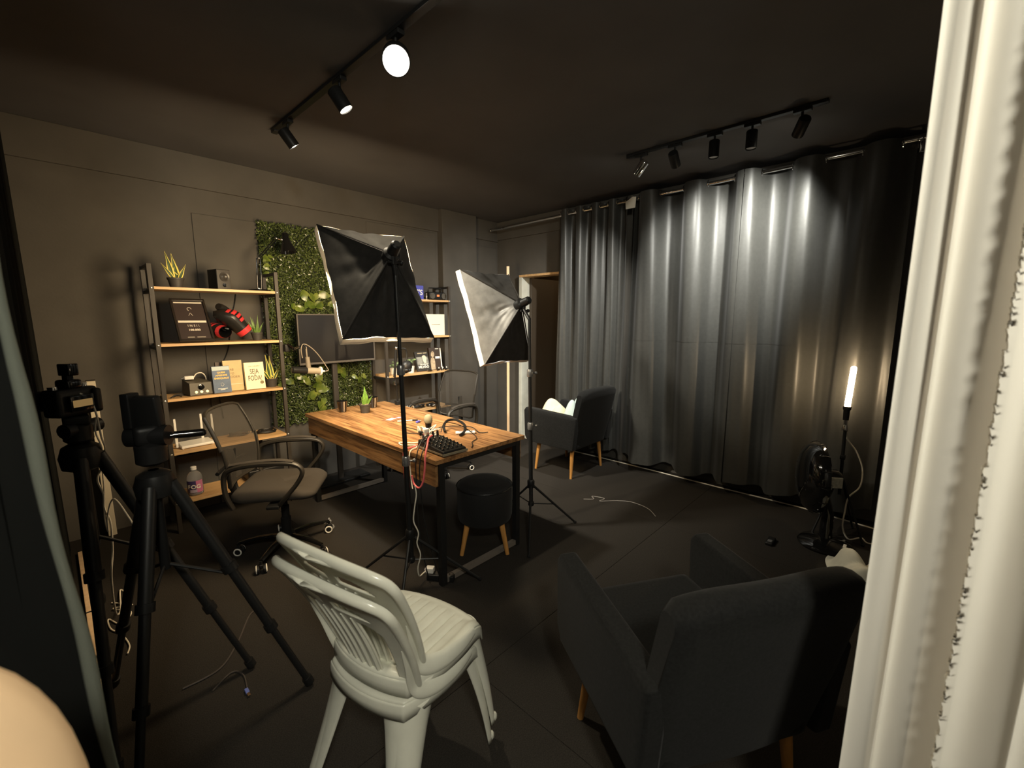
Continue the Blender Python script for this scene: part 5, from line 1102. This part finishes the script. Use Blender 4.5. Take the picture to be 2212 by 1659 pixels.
mb = MB(); mb.box((-.02, .005, .0021), (.075, .045, .0006)); build('card_picture', mb, mat('pale picture', (.62, .56, .45), .4, var=.5, scale=60), ph, smooth=False)
mb = MB(); mb.box((.045, -.02, .0021), (.04, .03, .0006)); build('card_picture', mb, mat('blue picture', (.25, .26, .40), .4, var=.5, scale=60), ph, smooth=False)
pn = thing('pen', 'pale pen with a dark cap lying on the table beside the pole', 'pen', (1.735, 2.70, zt), radians(-28))
mb = MB(); mb.cyl((-.06, 0, .005), (.05, 0, .005), .0045, n=10); build('barrel', mb, M_paper, pn)
mb = MB(); mb.cyl((.045, 0, .005), (.085, 0, .005), .0052, n=10); build('pen_cap', mb, M_plastic, pn)
bc = thing('blue_clip', 'small blue clip lying on the table right of the pole', 'clip', (1.77, 2.60, zt), radians(20))
mb = MB(); mb.box((0, 0, .008), (.035, .016, .014), b=.004); build('clip_body', mb, mat('blue plastic', (.10, .10, .50), .35), bc)
mb = MB(); mb.cyl((.015, 0, .009), (.055, .01, .005), .003); build('clip_lever', mb, M_pine, bc)

# ------------------------------------------------------------------ small things on the floor
ps = thing('floor_power_strip', 'black power strip on the floor under the left softbox stand', 'power strip', (1.40, 1.905, 0), radians(-55))
mb = MB(); mb.box((.02, 0, .02), (.16, .055, .036), b=.006); build('strip_body', mb, M_plastic, ps)
for x in (.0, .04, .08):
    mb = MB(); mb.lathe([(.017, 0), (.015, .002), (.001, .001)], 14, T(x, 0, .0385)); build('outlet', mb, M_post, ps)
wa = thing('white_plug', 'white plug adapter in the floor power strip', 'adapter', (1.375, 1.945, .0385), radians(-55))
mb = MB(); mb.box((0, 0, .016), (.045, .036, .032), b=.004); build('adapter_body', mb, M_white, wa)
mb = MB(); mb.box((-.026, 0, .012), (.012, .030, .022), b=.003); build('adapter_side', mb, mat('grey adapter', (.3, .28, .3), .4), wa)
cable('cable', 'white cable hanging down the left softbox pole to the floor plug', [(1.275, 1.92, .60), (1.278, 1.915, .55), (1.268, 1.92, .48), (1.262, 1.925, .40), (1.28, 1.91, .33), (1.272, 1.915, .27), (1.285, 1.905, .20), (1.275, 1.92, .12), (1.29, 1.93, .06), (1.33, 1.95, .05), (1.365, 1.955, .056)], .0036, M_cablew)
gl = thing('glass_ornament', 'small clear glass ornament on the floor beside the left office chair', 'ornament', (1.245, 2.975, 0))
mg = mat('clear glass', (.9, .9, .88), .05, trans=.8, ior=1.4)
mb = MB(); mb.lathe([(.030, 0), (.034, .006), (.028, .018), (.010, .022)], 12); build('ornament_base', mb, mg, gl)
mb = MB(); mb.ball((0, 0, .032), .012, 10); mb.ball((.004, 0, .055), .010, 10); mb.ball((-.003, 0, .074), .007, 8); build('ornament_stem', mb, mg, gl)

cable('wall_cable', 'thin black cable hanging on the back wall behind the left shelves', [(1.07, 4.052, 1.70), (1.05, 4.052, 1.60), (1.01, 4.052, 1.48), (1.00, 4.052, 1.36), (.975, 4.052, 1.24), (.92, 4.052, 1.12), (.88, 4.052, 1.02), (.90, 4.052, .70)], .004, M_cableb)
